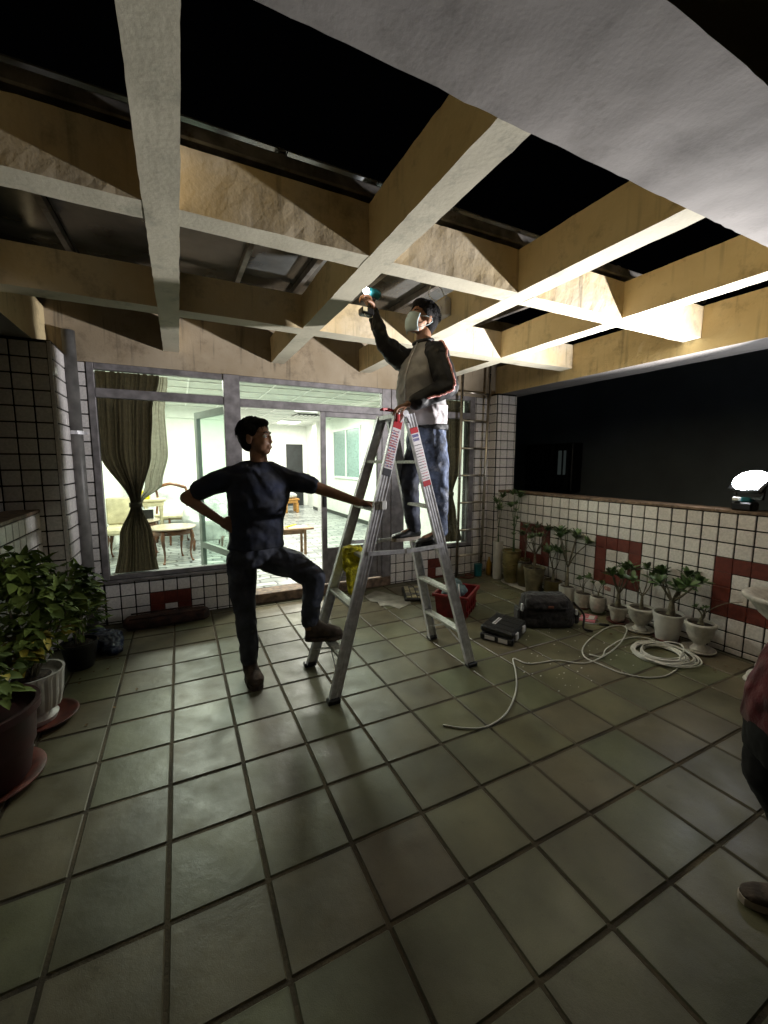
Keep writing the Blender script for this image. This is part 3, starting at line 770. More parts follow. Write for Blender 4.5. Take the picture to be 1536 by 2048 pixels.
troffer(.3, 3.5, "square ceiling light nearest the left window")
troffer(.3, 5.9, "square ceiling light over the sheeted sofa")
troffer(2.1, 3.5, "square ceiling light just inside the sliding door")
troffer(2.7, 6.5, "square ceiling light over the middle of the room")
troffer(3.0, 9.6, "square ceiling light at the far end of the room")
vg = thing("air_grille", "dark slotted air grille in the room ceiling", "vent", (3.0, 7.8, ZC))
put("backing", MB().box(2.7, 7.55, ZC - .03, 3.3, 8.05, ZC - .02).mesh("backing", M_black), vg)
for k in range(6): put("slat", MB().box(2.72 + k * .1, 7.56, ZC - .05, 2.76 + k * .1, 8.04, ZC - .031).mesh("slat", M_tbar), vg)
iw = thing("interior_window", "grey sliding window on the right wall of the lit room", "window", (3.89, 7.3, 1.15))
put("frame", MB().box(3.865, 6.42, 1.12, 3.899, 8.28, 1.17).box(3.865, 6.42, 2.33, 3.899, 8.28, 2.38).box(3.865, 6.42, 1.17, 3.899, 6.47, 2.33).box(3.865, 8.23, 1.17, 3.899, 8.28, 2.33).box(3.865, 7.32, 1.17, 3.899, 7.37, 2.33).mesh("frame", M_tbar), iw)
M_frost = mat("frosted_pane", (0.20, 0.30, 0.29), 0.3, var=0.15, scale=30)
for y0, y1 in ((6.47, 7.32), (7.37, 8.23)): put("pane", MB().box(3.885, y0, 1.17, 3.899, y1, 2.33).mesh("pane", M_frost), iw)
sw_ = thing("light_switch", "small switch plate on the right wall of the room", "switch", (3.895, 5.2, 1.25))
put("plate", MB().box(3.89, 5.16, 1.2, 3.899, 5.24, 1.32, bev=.003).mesh("plate", M_white), sw_); put("rocker", MB().box(3.884, 5.185, 1.235, 3.891, 5.215, 1.285).mesh("rocker", M_lab_k), sw_)
# swung-in door leaf
gl = thing("glass_door", "grey framed glass door leaf swung open inside the room", "door", (.60, 2.36, ZF))
a = Vector((.62, 2.36, 0)); b = Vector((.33, 3.22, 0)); dv = (b - a)
def lp(t, z): v = a + dv * t; return (v.x, v.y, z)
M_fgreen = mat("door_leaf_frame", (0.22, 0.25, 0.23), 0.5, var=0.1)
for nm, p0, p1 in (("stile", lp(.03, ZF + .02), lp(.03, 2.12)), ("stile", lp(.97, ZF + .02), lp(.97, 2.12)), ("rail", lp(.06, 2.08), lp(.94, 2.08)), ("rail", lp(.06, .50), lp(.94, .50)), ("rail", lp(.06, .18), lp(.94, .18))):
    put(nm, MB().bar(p0, p1, .045, .075, up=tuple(dv.normalized()) if nm == "stile" else (0, 0, 1)).mesh(nm, M_fgreen), gl)
put("pane", MB().bar(lp(.06, 1.29), lp(.94, 1.29), .006, 1.52).mesh("pane", M_fglass), gl)
put("pane", MB().bar(lp(.06, .34), lp(.94, .34), .006, .26).mesh("pane", M_fglass), gl)

def cabriole(c, ang, h, m):
    dx, dy = math.cos(ang), math.sin(ang); mb = MB(); pts = []; rs = []
    for t, o, r in ((0, .0, .028), (.12, .018, .030), (.28, .022, .024), (.5, .0, .016), (.72, -.012, .012), (.9, -.002, .012), (.97, .016, .018), (1, .022, .016)):
        pts.append((c[0] + dx * o, c[1] + dy * o, h * (1 - t) + ZF)); rs.append(r)
    return mb.tube(spline(pts, 3), [rs[min(i // 3, 7)] for i in range(len(spline(pts, 3)))], 8)
def round_table(x, y, r, h, label):
    t = thing("round_table", label, "table", (x, y, ZF), "round wooden tables inside the left window")
    put("table_top", MB().lathe((x, y, ZF + h), [(r * .97, -.022), (r, -.016), (r, -.006), (r * .985, 0), (.01, .0005)], 40).mesh("table_top", M_wtop, False), t)
    put("apron", MB().lathe((x, y, ZF + h - .1), [(r * .86, 0), (r * .88, .015), (r * .86, .03), (r * .86, .077)], 36).mesh("apron", M_wood, True), t)
    for k in range(4):
        an = PI / 4 + k * PI / 2 + .35; put("leg", cabriole((x + r * .82 * math.cos(an), y + r * .82 * math.sin(an)), an, h - .05, M_wood).mesh("leg", M_wood, True), t)
    return t
round_table(-.02, 4.2, .315, .50, "round wooden side table with curved legs seen through the left window")
round_table(-.50, 5.0, .30, .52, "round wooden table half hidden by the olive curtain")
# cream carved table with box and tablet
ct = thing("cream_table", "cream console table with turned legs under the yellow box", "table", (-.42, 5.7, ZF))
put("table_top", MB().box(-.72, 5.5, .86, -.12, 5.9, .90, bev=.008).mesh("table_top", M_cream), ct)
put("apron", MB().box(-.68, 5.53, .78, -.16, 5.87, .86).mesh("apron", M_cream), ct)
for x, y in ((-.64, 5.56), (-.2, 5.56), (-.64, 5.84), (-.2, 5.84), (-.42, 5.56)):
    put("leg", MB().lathe((x, y, ZF), [(.02, 0), (.020, .10), (.02, .15), (.028, .35), (.018, .5), (.03, .6), (.03, .67)], 12).mesh("leg", M_cream, True), ct)
tag(put("yellow_box", MB().box(-.62, 5.55, .9, -.36, 5.75, 1.04, bev=.004).mesh("yellow_box", M_yel), base=(-.49, 5.65, .9)), "bright yellow box on the cream table in the lit room", "box")
tb = thing("tablet", "small black tablet with white edge leaning behind the curtain", "tablet", (-.38, 4.96, .63))
put("casing", MB().box(-.46, 4.96, .632, -.27, 4.975, .80, bev=.004).mesh("casing", M_white), tb); put("screen", MB().box(-.445, 4.955, .645, -.285, 4.96, .787).mesh("screen", M_dark), tb)
# wooden armchair
ac = thing("armchair", "carved wooden chair with cream padded back beside the left wall", "chair", (-.70, 4.6, ZF))
put("seat", MB().box(-.88, 4.35, .50, -.55, 4.85, .60, bev=.03).mesh("seat", M_cream), ac)
put("backrest", MB().box(-.88, 4.80, .60, -.55, 4.87, 1.0, bev=.02).mesh("backrest", M_cream), ac)
for x, y in ((-.85, 4.4), (-.58, 4.4), (-.85, 4.83), (-.58, 4.83)): put("leg", cabriole((x, y), -PI / 4, .42, M_wood).mesh("leg", M_wood, True), ac)
wc = thing("armchair", "wooden chair with carved crest rail between the round tables and the sofa", "chair", (-.05, 6.1, ZF))
for x in (-.3, .2):
    put("back_post", MB().tube(spline([(x, 6.2, ZF), (x, 6.22, .55), (x + .03, 6.28, .85), (x, 6.3, 1.07)], 4), .02, 8).mesh("back_post", M_wood, True), wc)
    put("leg", MB().tube([(x, 5.8, ZF), (x, 5.8, .52)], .02, 8).mesh("leg", M_wood, True), wc)
put("crest_rail", MB().tube(spline([(-.3, 6.3, 1.05), (-.05, 6.3, 1.12), (.2, 6.3, 1.05)], 5), .03, 8).mesh("crest_rail", M_wood, True), wc)
put("seat", MB().box(-.33, 5.78, .5, .23, 6.25, .58, bev=.02).mesh("seat", M_cream), wc)
# sheeted sofa and tub chair
def sheeted(name, label, cat, parts, vox=.03):
    mb = MB()
    for c, r in parts: mb.sphere(c, r, 16, 10)
    me = fuse(mb, name, M_sheet, voxel=vox, smooth=4, disp=(.05, .25)); return tag(put(name, me, base=(parts[0][0][0], parts[0][0][1], ZF)), label, cat)
sheeted("sofa", "sofa wrapped in a crumpled white dust sheet at the back of the room", "sofa", [((.2, 6.9, .40), (.95, .45, .30)), ((.1, 7.1, .75), (.8, .25, .40)), ((.9, 6.8, .55), (.3, .42, .42))], .04)
tc = thing("tub_chair", "tub armchair under a clear plastic cover beside the round table", "chair", (.42, 5.0, ZF))
mb = MB(); mb.loft([((.48, 5.0, .26), (.28, 0, 0), (0, .30, 0)), ((.46, 5.0, .5), (.31, 0, 0), (0, .34, 0)), ((.44, 5.0, .62), (.33, 0, 0), (0, .35, 0))], 24)
mb.sphere((.52, 5.25, .72), (.30, .12, .25)); mb.sphere((.20, 5.0, .62), (.09, .33, .20)); mb.sphere((.75, 5.0, .62), (.09, .33, .20))
put("shell", fuse(mb, "shell", M_sheet, voxel=.025, smooth=5, disp=(.03, .2)), tc)
for x, y in ((.28, 4.78), (.70, 4.78), (.3, 5.25), (.7, 5.25)): put("leg", MB().tube([(x, y, .32), (x - .02, y, ZF)], [.025, .014], 8).mesh("leg", M_wood, True), tc)
# low coffee table
cf = thing("coffee_table", "low brown table between the round table and the tub chair", "table", (.08, 5.6, ZF))
put("table_top", MB().box(-.1, 5.4, .58, .28, 5.7, .62, bev=.004).mesh("table_top", M_cream), cf)
for x, y in ((-.08, 5.42), (.26, 5.42), (-.08, 5.68), (.26, 5.68)): put("leg", MB().box(x - .015, y - .015, ZF, x + .015, y + .015, .58).mesh("leg", M_wood), cf)
# bench and stool
be = thing("bench", "low wooden bench with papers just inside the sliding door", "bench", (1.6, 3.85, ZF))
put("seat", MB().box(1.25, 3.70, .50, 1.93, 4.02, .53, bev=.004).mesh("seat", M_bench), be)
for x, y in ((1.30, 3.75), (1.80, 3.75), (1.30, 3.97), (1.80, 3.97)): put("leg", MB().box(x - .018, y - .018, ZF, x + .018, y + .018, .50, bev=.002).mesh("leg", M_bench), be)
put("apron", MB().box(1.32, 3.74, .44, 1.78, 3.755, .50).mesh("apron", M_bench), be)
pp = thing("papers", "crumpled papers with a yellow strip on the bench", "papers", (1.65, 3.85, .53))
put("sheet", MB().box(1.55, 3.75, .532, 1.85, 3.95, .538).mesh("sheet", M_white), pp); put("strip", MB().bar((1.52, 3.80, .55), (1.70, 3.92, .56), .04, .012).mesh("strip", M_glove), pp)
st = thing("stool", "orange wooden stool far inside the room", "stool", (2.92, 9.3, ZF))
put("seat", MB().box(2.7, 9.1, .46, 3.14, 9.5, .50, bev=.005).mesh("seat", M_oak), st)
put("apron", MB().box(2.74, 9.13, .38, 3.10, 9.47, .46).mesh("apron", M_oak), st)
for x, y in ((2.76, 9.15), (3.08, 9.15), (2.76, 9.45), (3.08, 9.45)): put("leg", MB().box(x - .035, y - .035, ZF, x + .035, y + .035, .38).mesh("leg", M_oak), st)
sheeted("white_cloth", "white cloth heaped on the orange stool", "cloth", [((2.92, 9.3, .58), (.20, .16, .09)), ((2.85, 9.3, .66), (.10, .09, .07))], .02)

# ================================================================== PERGOLA
pg = thing("pergola", "concrete pergola grid of cream beams with pale undersides over the terrace", "pergola", (1.6, 0, 2.55))
ZB, ZT = 2.55, 2.795
def beam(x0, y0, x1, y1, z0=ZB, z1=ZT, mats=(M_side, M_soff), sub=0.0, name="beam", seedv=0, front=False):
    """concrete beam, edges slightly uneven"""
    bm = bmesh.new()
    nx = max(1, int((x1 - x0) / .045)); ny = max(1, int((y1 - y0) / .045)); nz = max(1, int((z1 - z0) / .06))
    nx = max(4, nx); ny = max(4, ny)
    vd = {}
    def V(i, j, k):
        key = (i, j, k)
        if key not in vd:
            p = Vector((x0 + (x1 - x0) * i / nx, y0 + (y1 - y0) * j / ny, z0 + (z1 - z0) * k / nz))
            q = p * 6.0 + Vector((seedv, 0, 0)); a = noise.noise(q) * .0030 + noise.noise(p * 25) * .0018
            e = (i in (0, nx)) + (j in (0, ny)) + (k in (0, nz))
            if i in (0, nx): p.x += a
            if j in (0, ny): p.y += noise.noise(q + Vector((9, 9, 9))) * .0030 + noise.noise(p * 27) * .0018
            if k == 0: p.z += noise.noise(q + Vector((3, 7, 1))) * .0025
            if e >= 2:
                c = Vector(((x0 + x1) / 2, (y0 + y1) / 2, (z0 + z1) / 2)); d = Vector(((1 if i == 0 else -1 if i == nx else 0), (1 if j == 0 else -1 if j == ny else 0), (1 if k == 0 else -1 if k == nz else 0)))
                d.z *= .25; p += d * (-.0025 + abs(noise.noise(p * 18)) * .006)
            vd[key] = bm.verts.new(p)
        return vd[key]
    def F(a, b, c, d, mi): f = bm.faces.new((a, b, c, d)); f.material_index = mi
    for i in range(nx):
        for j in range(ny):
            F(V(i, j, 0), V(i, j + 1, 0), V(i + 1, j + 1, 0), V(i + 1, j, 0), 1)
            F(V(i, j, nz), V(i + 1, j, nz), V(i + 1, j + 1, nz), V(i, j + 1, nz), 0)
    for k in range(nz):
        for i in range(nx):
            F(V(i, 0, k), V(i + 1, 0, k), V(i + 1, 0, k + 1), V(i, 0, k + 1), 2 if front else 0)
            F(V(i + 1, ny, k), V(i, ny, k), V(i, ny, k + 1), V(i + 1, ny, k + 1), 0)
        for j in range(ny):
            F(V(0, j + 1, k), V(0, j, k), V(0, j, k + 1), V(0, j + 1, k + 1), 0)
            F(V(nx, j, k), V(nx, j + 1, k), V(nx, j + 1, k + 1), V(nx, j, k + 1), 0)
    me = bpy.data.meshes.new(name); bm.to_mesh(me); bm.free()
    for m in list(mats) + ([M_front] if front else []): me.materials.append(m)
    return put(name, me, pg)
XL, XR = -.826, 4.02
# long beams run the whole depth; cross beams butt between them
BX = [(-0.955, XL), (0.038, .168), (1.022, 1.155), (2.010, 2.148), (3.003, 3.140)]
T1 = (-1.72, -1.315); T2 = (-.375, -.240); T3 = (.870, 1.020)
for n_, (a0, a1) in enumerate(BX[1:]):
    beam(a0, T1[1], a1, YB - .014, seedv=n_ * 5)
xs = [XL] + [v for p in BX[1:] for v in p] + [XR]
for (t0, t1), fr in ((T2, True), (T3, True)):
    for k in range(0, len(xs), 2): beam(xs[k], t0, xs[k + 1], t1, seedv=k * 3 + 1, front=fr, name="cross_beam")
bs = beam(XL, T1[0], XR, T1[1], z0=2.545, z1=2.80, mats=(M_side, M_slab), name="wide_beam")
tag(bs, "wide beam with rough grey plastered underside nearest the viewer")
beam(XR, -4.4, 4.40, YB - .014, z0=2.44, z1=2.80, mats=(M_side, M_slab), name="edge_beam", seedv=30)
beam(-1.25, -4.4, XL, YB - .014, z0=2.44, z1=2.80, mats=(M_side, M_slab), name="edge_beam", seedv=40)

# glazed canopy over the inner bays
ca = thing("canopy_roof", "dark sheet canopy on steel rails resting over the inner pergola bays", "roof", (1.6, 1.0, 2.8))
mb = MB(); mb.box(-.95, -.355, 2.842, 4.1, -.285, 2.905, bev=.008); put("front_rail", mb.mesh("front_rail", M_rust), ca)
mb = MB(); mb.box(-.95, -.285, 2.80, 4.1, -.262, 2.842); put("dark_gap_strip", mb.mesh("dark_gap_strip", M_dark), ca)  # black strip painted in for the dark gap beneath the rail
for x in (-.5, .10, .62, 1.09, 1.6, 2.08, 2.62, 3.07, 3.6):
    put("rafter", MB().bar((x, -.28, 2.93), (x, 2.08, 3.05), .035, .05).mesh("rafter", M_rust), ca)
for y in (.32, 1.45):
    z = 2.895 + (y + .28) / 2.36 * .12; put("purlin", MB().box(-.95, y - .02, z - .03, 4.1, y + .02, z, bev=.004).mesh("purlin", M_rust), ca)
px_ = [-.95, -.48, .12, .64, 1.11, 1.62, 2.10, 2.64]
for x0, x1 in zip(px_[:-1], px_[1:]):
    me = MB().add([(x0 + .003, -.30, 2.957), (x1 - .003, -.30, 2.957), (x1 - .003, 2.08, 3.077), (x0 + .003, 2.08, 3.077), (x0 + .003, -.30, 2.964), (x1 - .003, -.30, 2.964), (x1 - .003, 2.08, 3.084), (x0 + .003, 2.08, 3.084)], [(0, 1, 2, 3), (4, 7, 6, 5), (0, 4, 5, 1), (1, 5, 6, 2), (2, 6, 7, 3), (3, 7, 4, 0)]).mesh("roof_sheet", M_purl)
    put("roof_sheet", me, ca)
# glints of bright flashing at the rail joints
jb = thing("junction_box", "small clear junction box with looped wire on the beam above the worker", "electrical box", (1.98, .35, 2.62))
put("box", MB().box(1.955, .31, 2.625, 2.008, .47, 2.755, bev=.008).mesh("box", M_wpl), jb)
put("knockout", MB().tube([(1.955, .39, 2.685), (1.948, .39, 2.685)], .03, 16).mesh("knockout", M_steel), jb)
put("wire", MB().tube(spline([(1.97, .44, 2.755), (1.93, .50, 2.82), (1.90, .42, 2.86), (1.94, .36, 2.83), (1.98, .37, 2.79), (1.96, .30, 2.75)], 6), .004, 6).mesh("wire", M_cable, True), jb)

# ================================================================== FLOOD LIGHT
fx, fy, fz = 4.06, -.79, 1.158
fd = thing("flood_light", "glaring square LED work light standing on the tiled parapet", "work light", (fx, fy, fz))
nrm = Vector((-.70, .36, .62)).normalized()
right = nrm.cross(Vector((0, 0, 1))).normalized(); up = right.cross(nrm)
RM = Matrix((right, up, nrm)).transposed().to_4x4(); cen = Vector((fx - .01, fy, 1.395)); RM.translation = cen
put("housing", MB().box(-.150, -.100, -.045, .150, .100, -.002, bev=.012, rot=RM).mesh("housing", M_dark), fd)
put("lens", MB().sphere(cen, (.142, .092, .028), 28, 12, R=RM.to_3x3()).mesh("lens", M_lamp, True), fd)
put("stand", MB().bar(cen + right * .14, Vector((fx, fy, 1.26)) + right * .12, .02, .012, up=tuple(nrm)).bar(cen - right * .14, Vector((fx, fy, 1.26)) - right * .12, .02, .012, up=tuple(nrm)).bar(Vector((fx, fy, 1.26)) - right * .125, Vector((fx, fy, 1.26)) + right * .125, .02, .02).mesh("stand", M_dark), fd)
put("battery", MB().box(fx - .06, fy - .05, 1.16, fx + .06, fy + .09, 1.225, bev=.012).mesh("battery", M_dark), fd)
put("grip", MB().box(fx - .035, fy - .03, 1.225, fx + .035, fy + .05, 1.262, bev=.01).mesh("grip", M_teal), fd)
put("indicator", MB().box(fx - .075, fy + .03, 1.235, fx - .036, fy + .075, 1.262, bev=.004).mesh("indicator", M_white), fd)
la = bpy.data.lights.new("flood_beam", 'AREA'); la.shape = 'RECTANGLE'; la.size = .13; la.size_y = .08; la.spread = math.radians(106); la.energy = FLOOD_POWER; la.color = (1.0, .975, .965)
lo = bpy.data.objects.new("flood_beam", la); COL.objects.link(lo); lo.parent = fd
LM = Matrix((right, -up, -nrm)).transposed().to_4x4(); LM.translation = cen + nrm * .034 - Vector((fx, fy, fz)); lo.matrix_basis = LM

# ================================================================== POLES LADDER BY THE WALL
sl = thing("wall_ladder", "narrow steel pole ladder standing against the wall by the right window", "ladder", (3.58, 2.0, 0))
for x0, x1 in ((3.375, 3.40), (3.78, 3.84)):
    put("rail", MB().tube([(x0, 2.0, 0), (x1, 2.0, 2.86)], .019, 14).mesh("rail", M_pole, True), sl)
for z in (.283, .633, .998, 1.357, 1.711, 2.065, 2.42):
    put("rung", MB().tube([(3.378 + z * .009, 2.0, z), (3.782 + z * .02, 2.0, z)], .013, 10).mesh("rung", M_pole, True), sl)

# ================================================================== STEP LADDER
ld_ = thing("step_ladder", "tall silver aluminium folding ladder the worker stands on", "ladder", (1.46, .2, 0))
HT = 1.85
def fr_pt(side, back, z):
    """side -1 left frame, +1 right frame; back 0 front rail, 1 rear rail"""
    t = z / HT
    x = (0.918 + (1.450 - .918) * t) if side < 0 else (2.012 + (1.525 - 2.012) * t)
    y = (-.045 + .125 * t) if not back else (.495 - .125 * t)
    return Vector((x, y, z))
def chan(p0, p1, w, d, inward, wside):
    """ribbed channel rail: web w wide facing the camera, flanges d deep"""
    mb = MB(); ax = (p1 - p0).normalized(); u = wside.normalized(); n = ax.cross(u).normalized()
    if n.dot(inward) < 0: n = -n
    def b(c0, c1, a0, a1, mi=0):
        q = [p0 + u * c0 + n * a0, p0 + u * c1 + n * a0, p0 + u * c1 + n * a1, p0 + u * c0 + n * a1]
        q2 = [v + (p1 - p0) for v in q]
        mb.add(q + q2, [(0, 1, 2, 3), (4, 7, 6, 5), (0, 4, 5, 1), (1, 5, 6, 2), (2, 6, 7, 3), (3, 7, 4, 0)], mi)
    b(-w / 2, w / 2, 0, .003)
    b(-w / 2, -w / 2 + .003, .0031, d); b(w / 2 - .003, w / 2, .0031, d)
    for k in (-.42, -.14, .14, .42): b(k * w - .0045, k * w + .0045, -.0025, -.0001)
    b(-w / 2 - .001, -w / 2 + .005, -.004, -.0001); b(w / 2 - .005, w / 2 + .001, -.004, -.0001)
    return mb
rails = {}
for s in (-1, 1):
    for bk in (0, 1):
        p0, p1 = fr_pt(s, bk, .02), fr_pt(s, bk, HT)
        ax = (p1 - p0).normalized(); side = Vector((1, 0, 0)); side = (side - ax * side.dot(ax)).normalized()
        rails[(s, bk)] = put("rail", chan(p0, p1, .070, .028, Vector((0, 1 if not bk else -1, 0)), side).mesh("rail", M_steel), ld_)
        f0 = fr_pt(s, bk, 0); put("foot", MB().box(f0.x - .042, f0.y - .02, 0, f0.x + .042, f0.y + .035, .035, bev=.006).mesh("foot", M_dark), ld_)
    zs = [.29, .60, .92, 1.225, 1.54]
    for z in zs:
        a_, b_ = fr_pt(s, 0, z), fr_pt(s, 1, z)
        put("tread", MB().box(a_.x - .032, a_.y + .006, z - .022, a_.x + .032, b_.y - .006, z, bev=.003).mesh("tread", M_rung), ld_)
    a_, b_ = fr_pt(s, 0, .29), fr_pt(s, 1, .29)
    for u_, v_ in ((a_, b_), (b_, a_)):
        q = (u_ + v_) / 2; e = fr_pt(s, 0 if u_ is a_ else 1, .13)
        put("brace", MB().bar((u_.x, u_.y * .4 + v_.y * .6, .268), (e.x, e.y, .13), .014, .004, up=(1, 0, 0)).mesh("brace", M_steel), ld_)
# top cap pieces and hinges
for s in (-1, 1):
    a_, b_ = fr_pt(s, 0, HT), fr_pt(s, 1, HT)
    put("top_tread", MB().box(a_.x - .034, a_.y + .005, HT - .03, a_.x + .034, b_.y - .005, HT + .004, bev=.004).mesh("top_tread", M_steel), ld_)
for y, bk in ((.076, 0), (.374, 1)):
    put("hinge", MB().tube([(1.487, y - .012, HT + .0), (1.487, y + .012, HT + .0)], .022, 14).bar((1.45, y, HT - .06), (1.487, y, HT), .02, .008).bar((1.525, y, HT - .06), (1.487, y, HT), .02, .008).mesh("hinge", M_steel), ld_)
for bk in (0, 1):
    y = -.045 + .125 * .93 / HT - .006 if not bk else .495 - .125 * .93 / HT + .006
    xa, xb = fr_pt(-1, bk, .93).x, fr_pt(1, bk, .93).x
    put("spreader", MB().bar((xa, y, .935), (1.47, y, .925), .006, .028).bar((1.47, y - .004, .925), (xb, y - .004, .94), .006, .028).mesh("spreader", M_steel), ld_)
# labels on the front rails
def on_rail(s, t0, t1, w0, w1, m, lift=.0045):
    p0, p1 = fr_pt(s, 0, .02), fr_pt(s, 0, HT); ax = (p1 - p0).normalized(); side = (Vector((1, 0, 0)) - ax * ax.x).normalized(); n = ax.cross(side).normalized()
    if n.y > 0: n = -n
    L_ = (p1 - p0).length; q = []
    for a_, c_ in ((t0, w0), (t0, w1), (t1, w1), (t1, w0)): q.append(p0 + ax * (L_ * a_) + side * c_ + n * lift)
    q += [v + n * .0006 for v in q]
    return q, [(0, 3, 2, 1), (4, 5, 6, 7), (0, 1, 5, 4), (1, 2, 6, 5), (2, 3, 7, 6), (3, 0, 4, 7)]
def label(s, pieces, lab):
    for nm, t0, t1, w0, w1, m, lift in pieces:
        mb = MB(); mb.add(*on_rail(s, t0, t1, w0, w1, m, lift)); put(nm, mb.mesh(nm, m), ld_, lab if nm == "label" else None)
label(-1, [("label", .80, .945, -.031, .031, M_lab_w, .0046), ("label_band", .945, .975, -.031, .031, M_lab_r, .0046), ("label_band", .775, .80, -.031, .031, M_lab_k, .0046)], "white label with red print and a red band at its top")
label(1, [("label", .755, .93, -.031, .031, M_lab_w, .0046), ("label_band", .93, .95, -.031, .031, M_lab_r, .0046), ("label_band", .735, .755, -.031, .031, M_lab_r, .0046)], "white label with small print and red bands")
rnd = random.Random(4)
for s, t0, t1, nr, mA, mB_ in ((-1, .805, .94, 15, M_lab_p, M_lab_b), (1, .76, .895, 13, M_lab_k, M_lab_p)):
    mb = MB()
    for r_ in range(nr):
        x = -.027
        while x < .024:
            wv = rnd.uniform(.003, .008) if s < 0 else rnd.uniform(.006, .03)
            if s > 0 and r_ % 4 == 3: mb.add(*on_rail(s, t0 + (t1 - t0) * r_ / nr, t0 + (t1 - t0) * (r_ + .12) / nr, -.027, .027, None, .0054)); break
            hh = rnd.uniform(.25, .7) if s < 0 else .22
            q, f = on_rail(s, t0 + (t1 - t0) * (r_ + .1) / nr, t0 + (t1 - t0) * (r_ + .1 + hh) / nr, x, min(x + wv, .028), None, .0054)
            mb.add(q, f, 0 if rnd.random() < .7 else 1); x += wv + .003
    put("print", mb.mesh("print", [mA, mB_]), ld_)
mb = MB()
for k in range(5): mb.add(*on_rail(1, .902, .912, -.024 + k * .010, -.018 + k * .010, None, .0054)); mb.add(*on_rail(1, .916, .926, -.024 + k * .010, -.017 + k * .010, None, .0054))
put("print", mb.mesh("print", M_lab_b), ld_)

# things hanging on the ladder
mb = MB(); mb.loft([((1.170, .20, .60), (.018, .0, 0), (0, .012, 0)), ((1.160, .205, .66), (.045, .0, 0), (0, .016, 0)), ((1.155, .205, .76), (.055, .0, 0), (0, .018, 0)), ((1.150, .21, .86), (.060, .0, 0), (0, .020, 0)), ((1.150, .215, .925), (.070, 0, 0), (0, .040, 0)), ((1.155, .215, .95), (.060, 0, 0), (0, .060, 0))], 16)
mb.sphere((1.20, .19, .90), (.035, .035, .05)); mb.sphere((1.10, .20, .85), (.026, .022, .075)); mb.sphere((1.215, .185, .86), (.018, .016, .05)); mb.sphere((1.13, .195, .68), (.018, .015, .07))
tag(put("yellow_glove", fuse(mb, "yellow_glove", M_glove, .006, 3, (.02, .05)), base=(1.16, .2, .92)), "bright yellow work glove draped over a ladder step", "glove")
tg = thing("tape_roll", "small white paper tag clamped where the hand grips the ladder", "tape", (1.33, .12, 1.21))
put("band", MB().box(1.285, .02, 1.215, 1.325, .10, 1.275, bev=.006).mesh("band", M_white), tg)
pl = thing("pliers", "red handled pliers lying on top of the ladder", "pliers", (1.36, .12, 1.86))
put("handle", MB().tube(spline([(1.30, .05, 1.868), (1.36, .08, 1.872), (1.43, .11, 1.868)], 5), [.004, .006, .007, .007, .008, .009, .009, .009, .008, .007, .006], 8).mesh("handle", M_lab_r, True), pl)
put("handle", MB().tube(spline([(1.31, .09, 1.866), (1.37, .11, 1.868), (1.43, .12, 1.866)], 5), .007, 8).mesh("handle", M_lab_r, True), pl)
put("jaw", MB().box(1.43, .10, 1.857, 1.47, .13, 1.875, bev=.004).mesh("jaw", M_steel), pl)
rc = thing("red_clip", "red plastic clip at the ladder top under the worker's hand", "clip", (1.425, .07, 1.80))
put("grip", MB().box(1.405, .045, 1.79, 1.435, .07, 1.85, bev=.008).mesh("grip", M_lab_r), rc); put("rivet", MB().sphere((1.42, .042, 1.845), .008, 8, 6).mesh("rivet", M_steel, True), rc)

# ================================================================== PEOPLE
def head_parts(mb, c, fwd, up=(0, 0, 1), s=1.0):
    """skull, jaw, nose, brow, lips, ears merged; c = head centre, fwd = where it faces"""
    f = Vector(fwd).normalized(); u = Vector(up); u = (u - f * u.dot(f)).normalized(); r = f.cross(u)
    R = Matrix((r, f, u)).transposed()   # local x = right, y = forward, z = up
    def S(x, y, z, rx, ry, rz): mb.sphere(Vector(c) + R @ Vector((x, y, z)) * s, (rx * s, ry * s, rz * s), 16, 12, R=R)
    S(0, -.012, .030, .075, .094, .082); S(0, .028, -.035, .058, .062, .070); S(0, .048, -.082, .034, .034, .030)
    S(0, .060, .022, .052, .030, .022); S(.033, .062, -.030, .024, .022, .024); S(-.033, .062, -.030, .024, .022, .024)
    S(0, .088, -.020, .011, .014, .026); S(0, .094, -.036, .014, .012, .010)
    S(0, .084, -.062, .024, .013, .006); S(0, .082, -.072, .022, .013, .007)
    for sg in (-1, 1): S(sg * .076, -.008, -.012, .010, .020, .032)
    return R
def face_bits(parent, c, R, s=1.0, mouth=True):
    def P(x, y, z): return Vector(c) + R @ Vector((x, y, z)) * s
    mb = MB()
    for sg in (-1, 1): mb.sphere(P(sg * .030, .0735, -.002), (.0125 * s,) * 3, 12, 8)
    put("eyes", mb.mesh("eyes", M_white, True), parent)
    mb = MB()
    for sg in (-1, 1): mb.sphere(P(sg * .030, .0815, -.002), (.0058 * s,) * 3, 10, 8)
    put("irises", mb.mesh("irises", M_hair, True), parent)
    mb = MB()
    for sg in (-1, 1): mb.tube([P(sg * .014, .087, .018), P(sg * .030, .086, .023), P(sg * .046, .074, .018)], [.0035 * s, .004 * s, .002 * s], 6)
    put("eyebrows", mb.mesh("eyebrows", M_hair, True), parent)
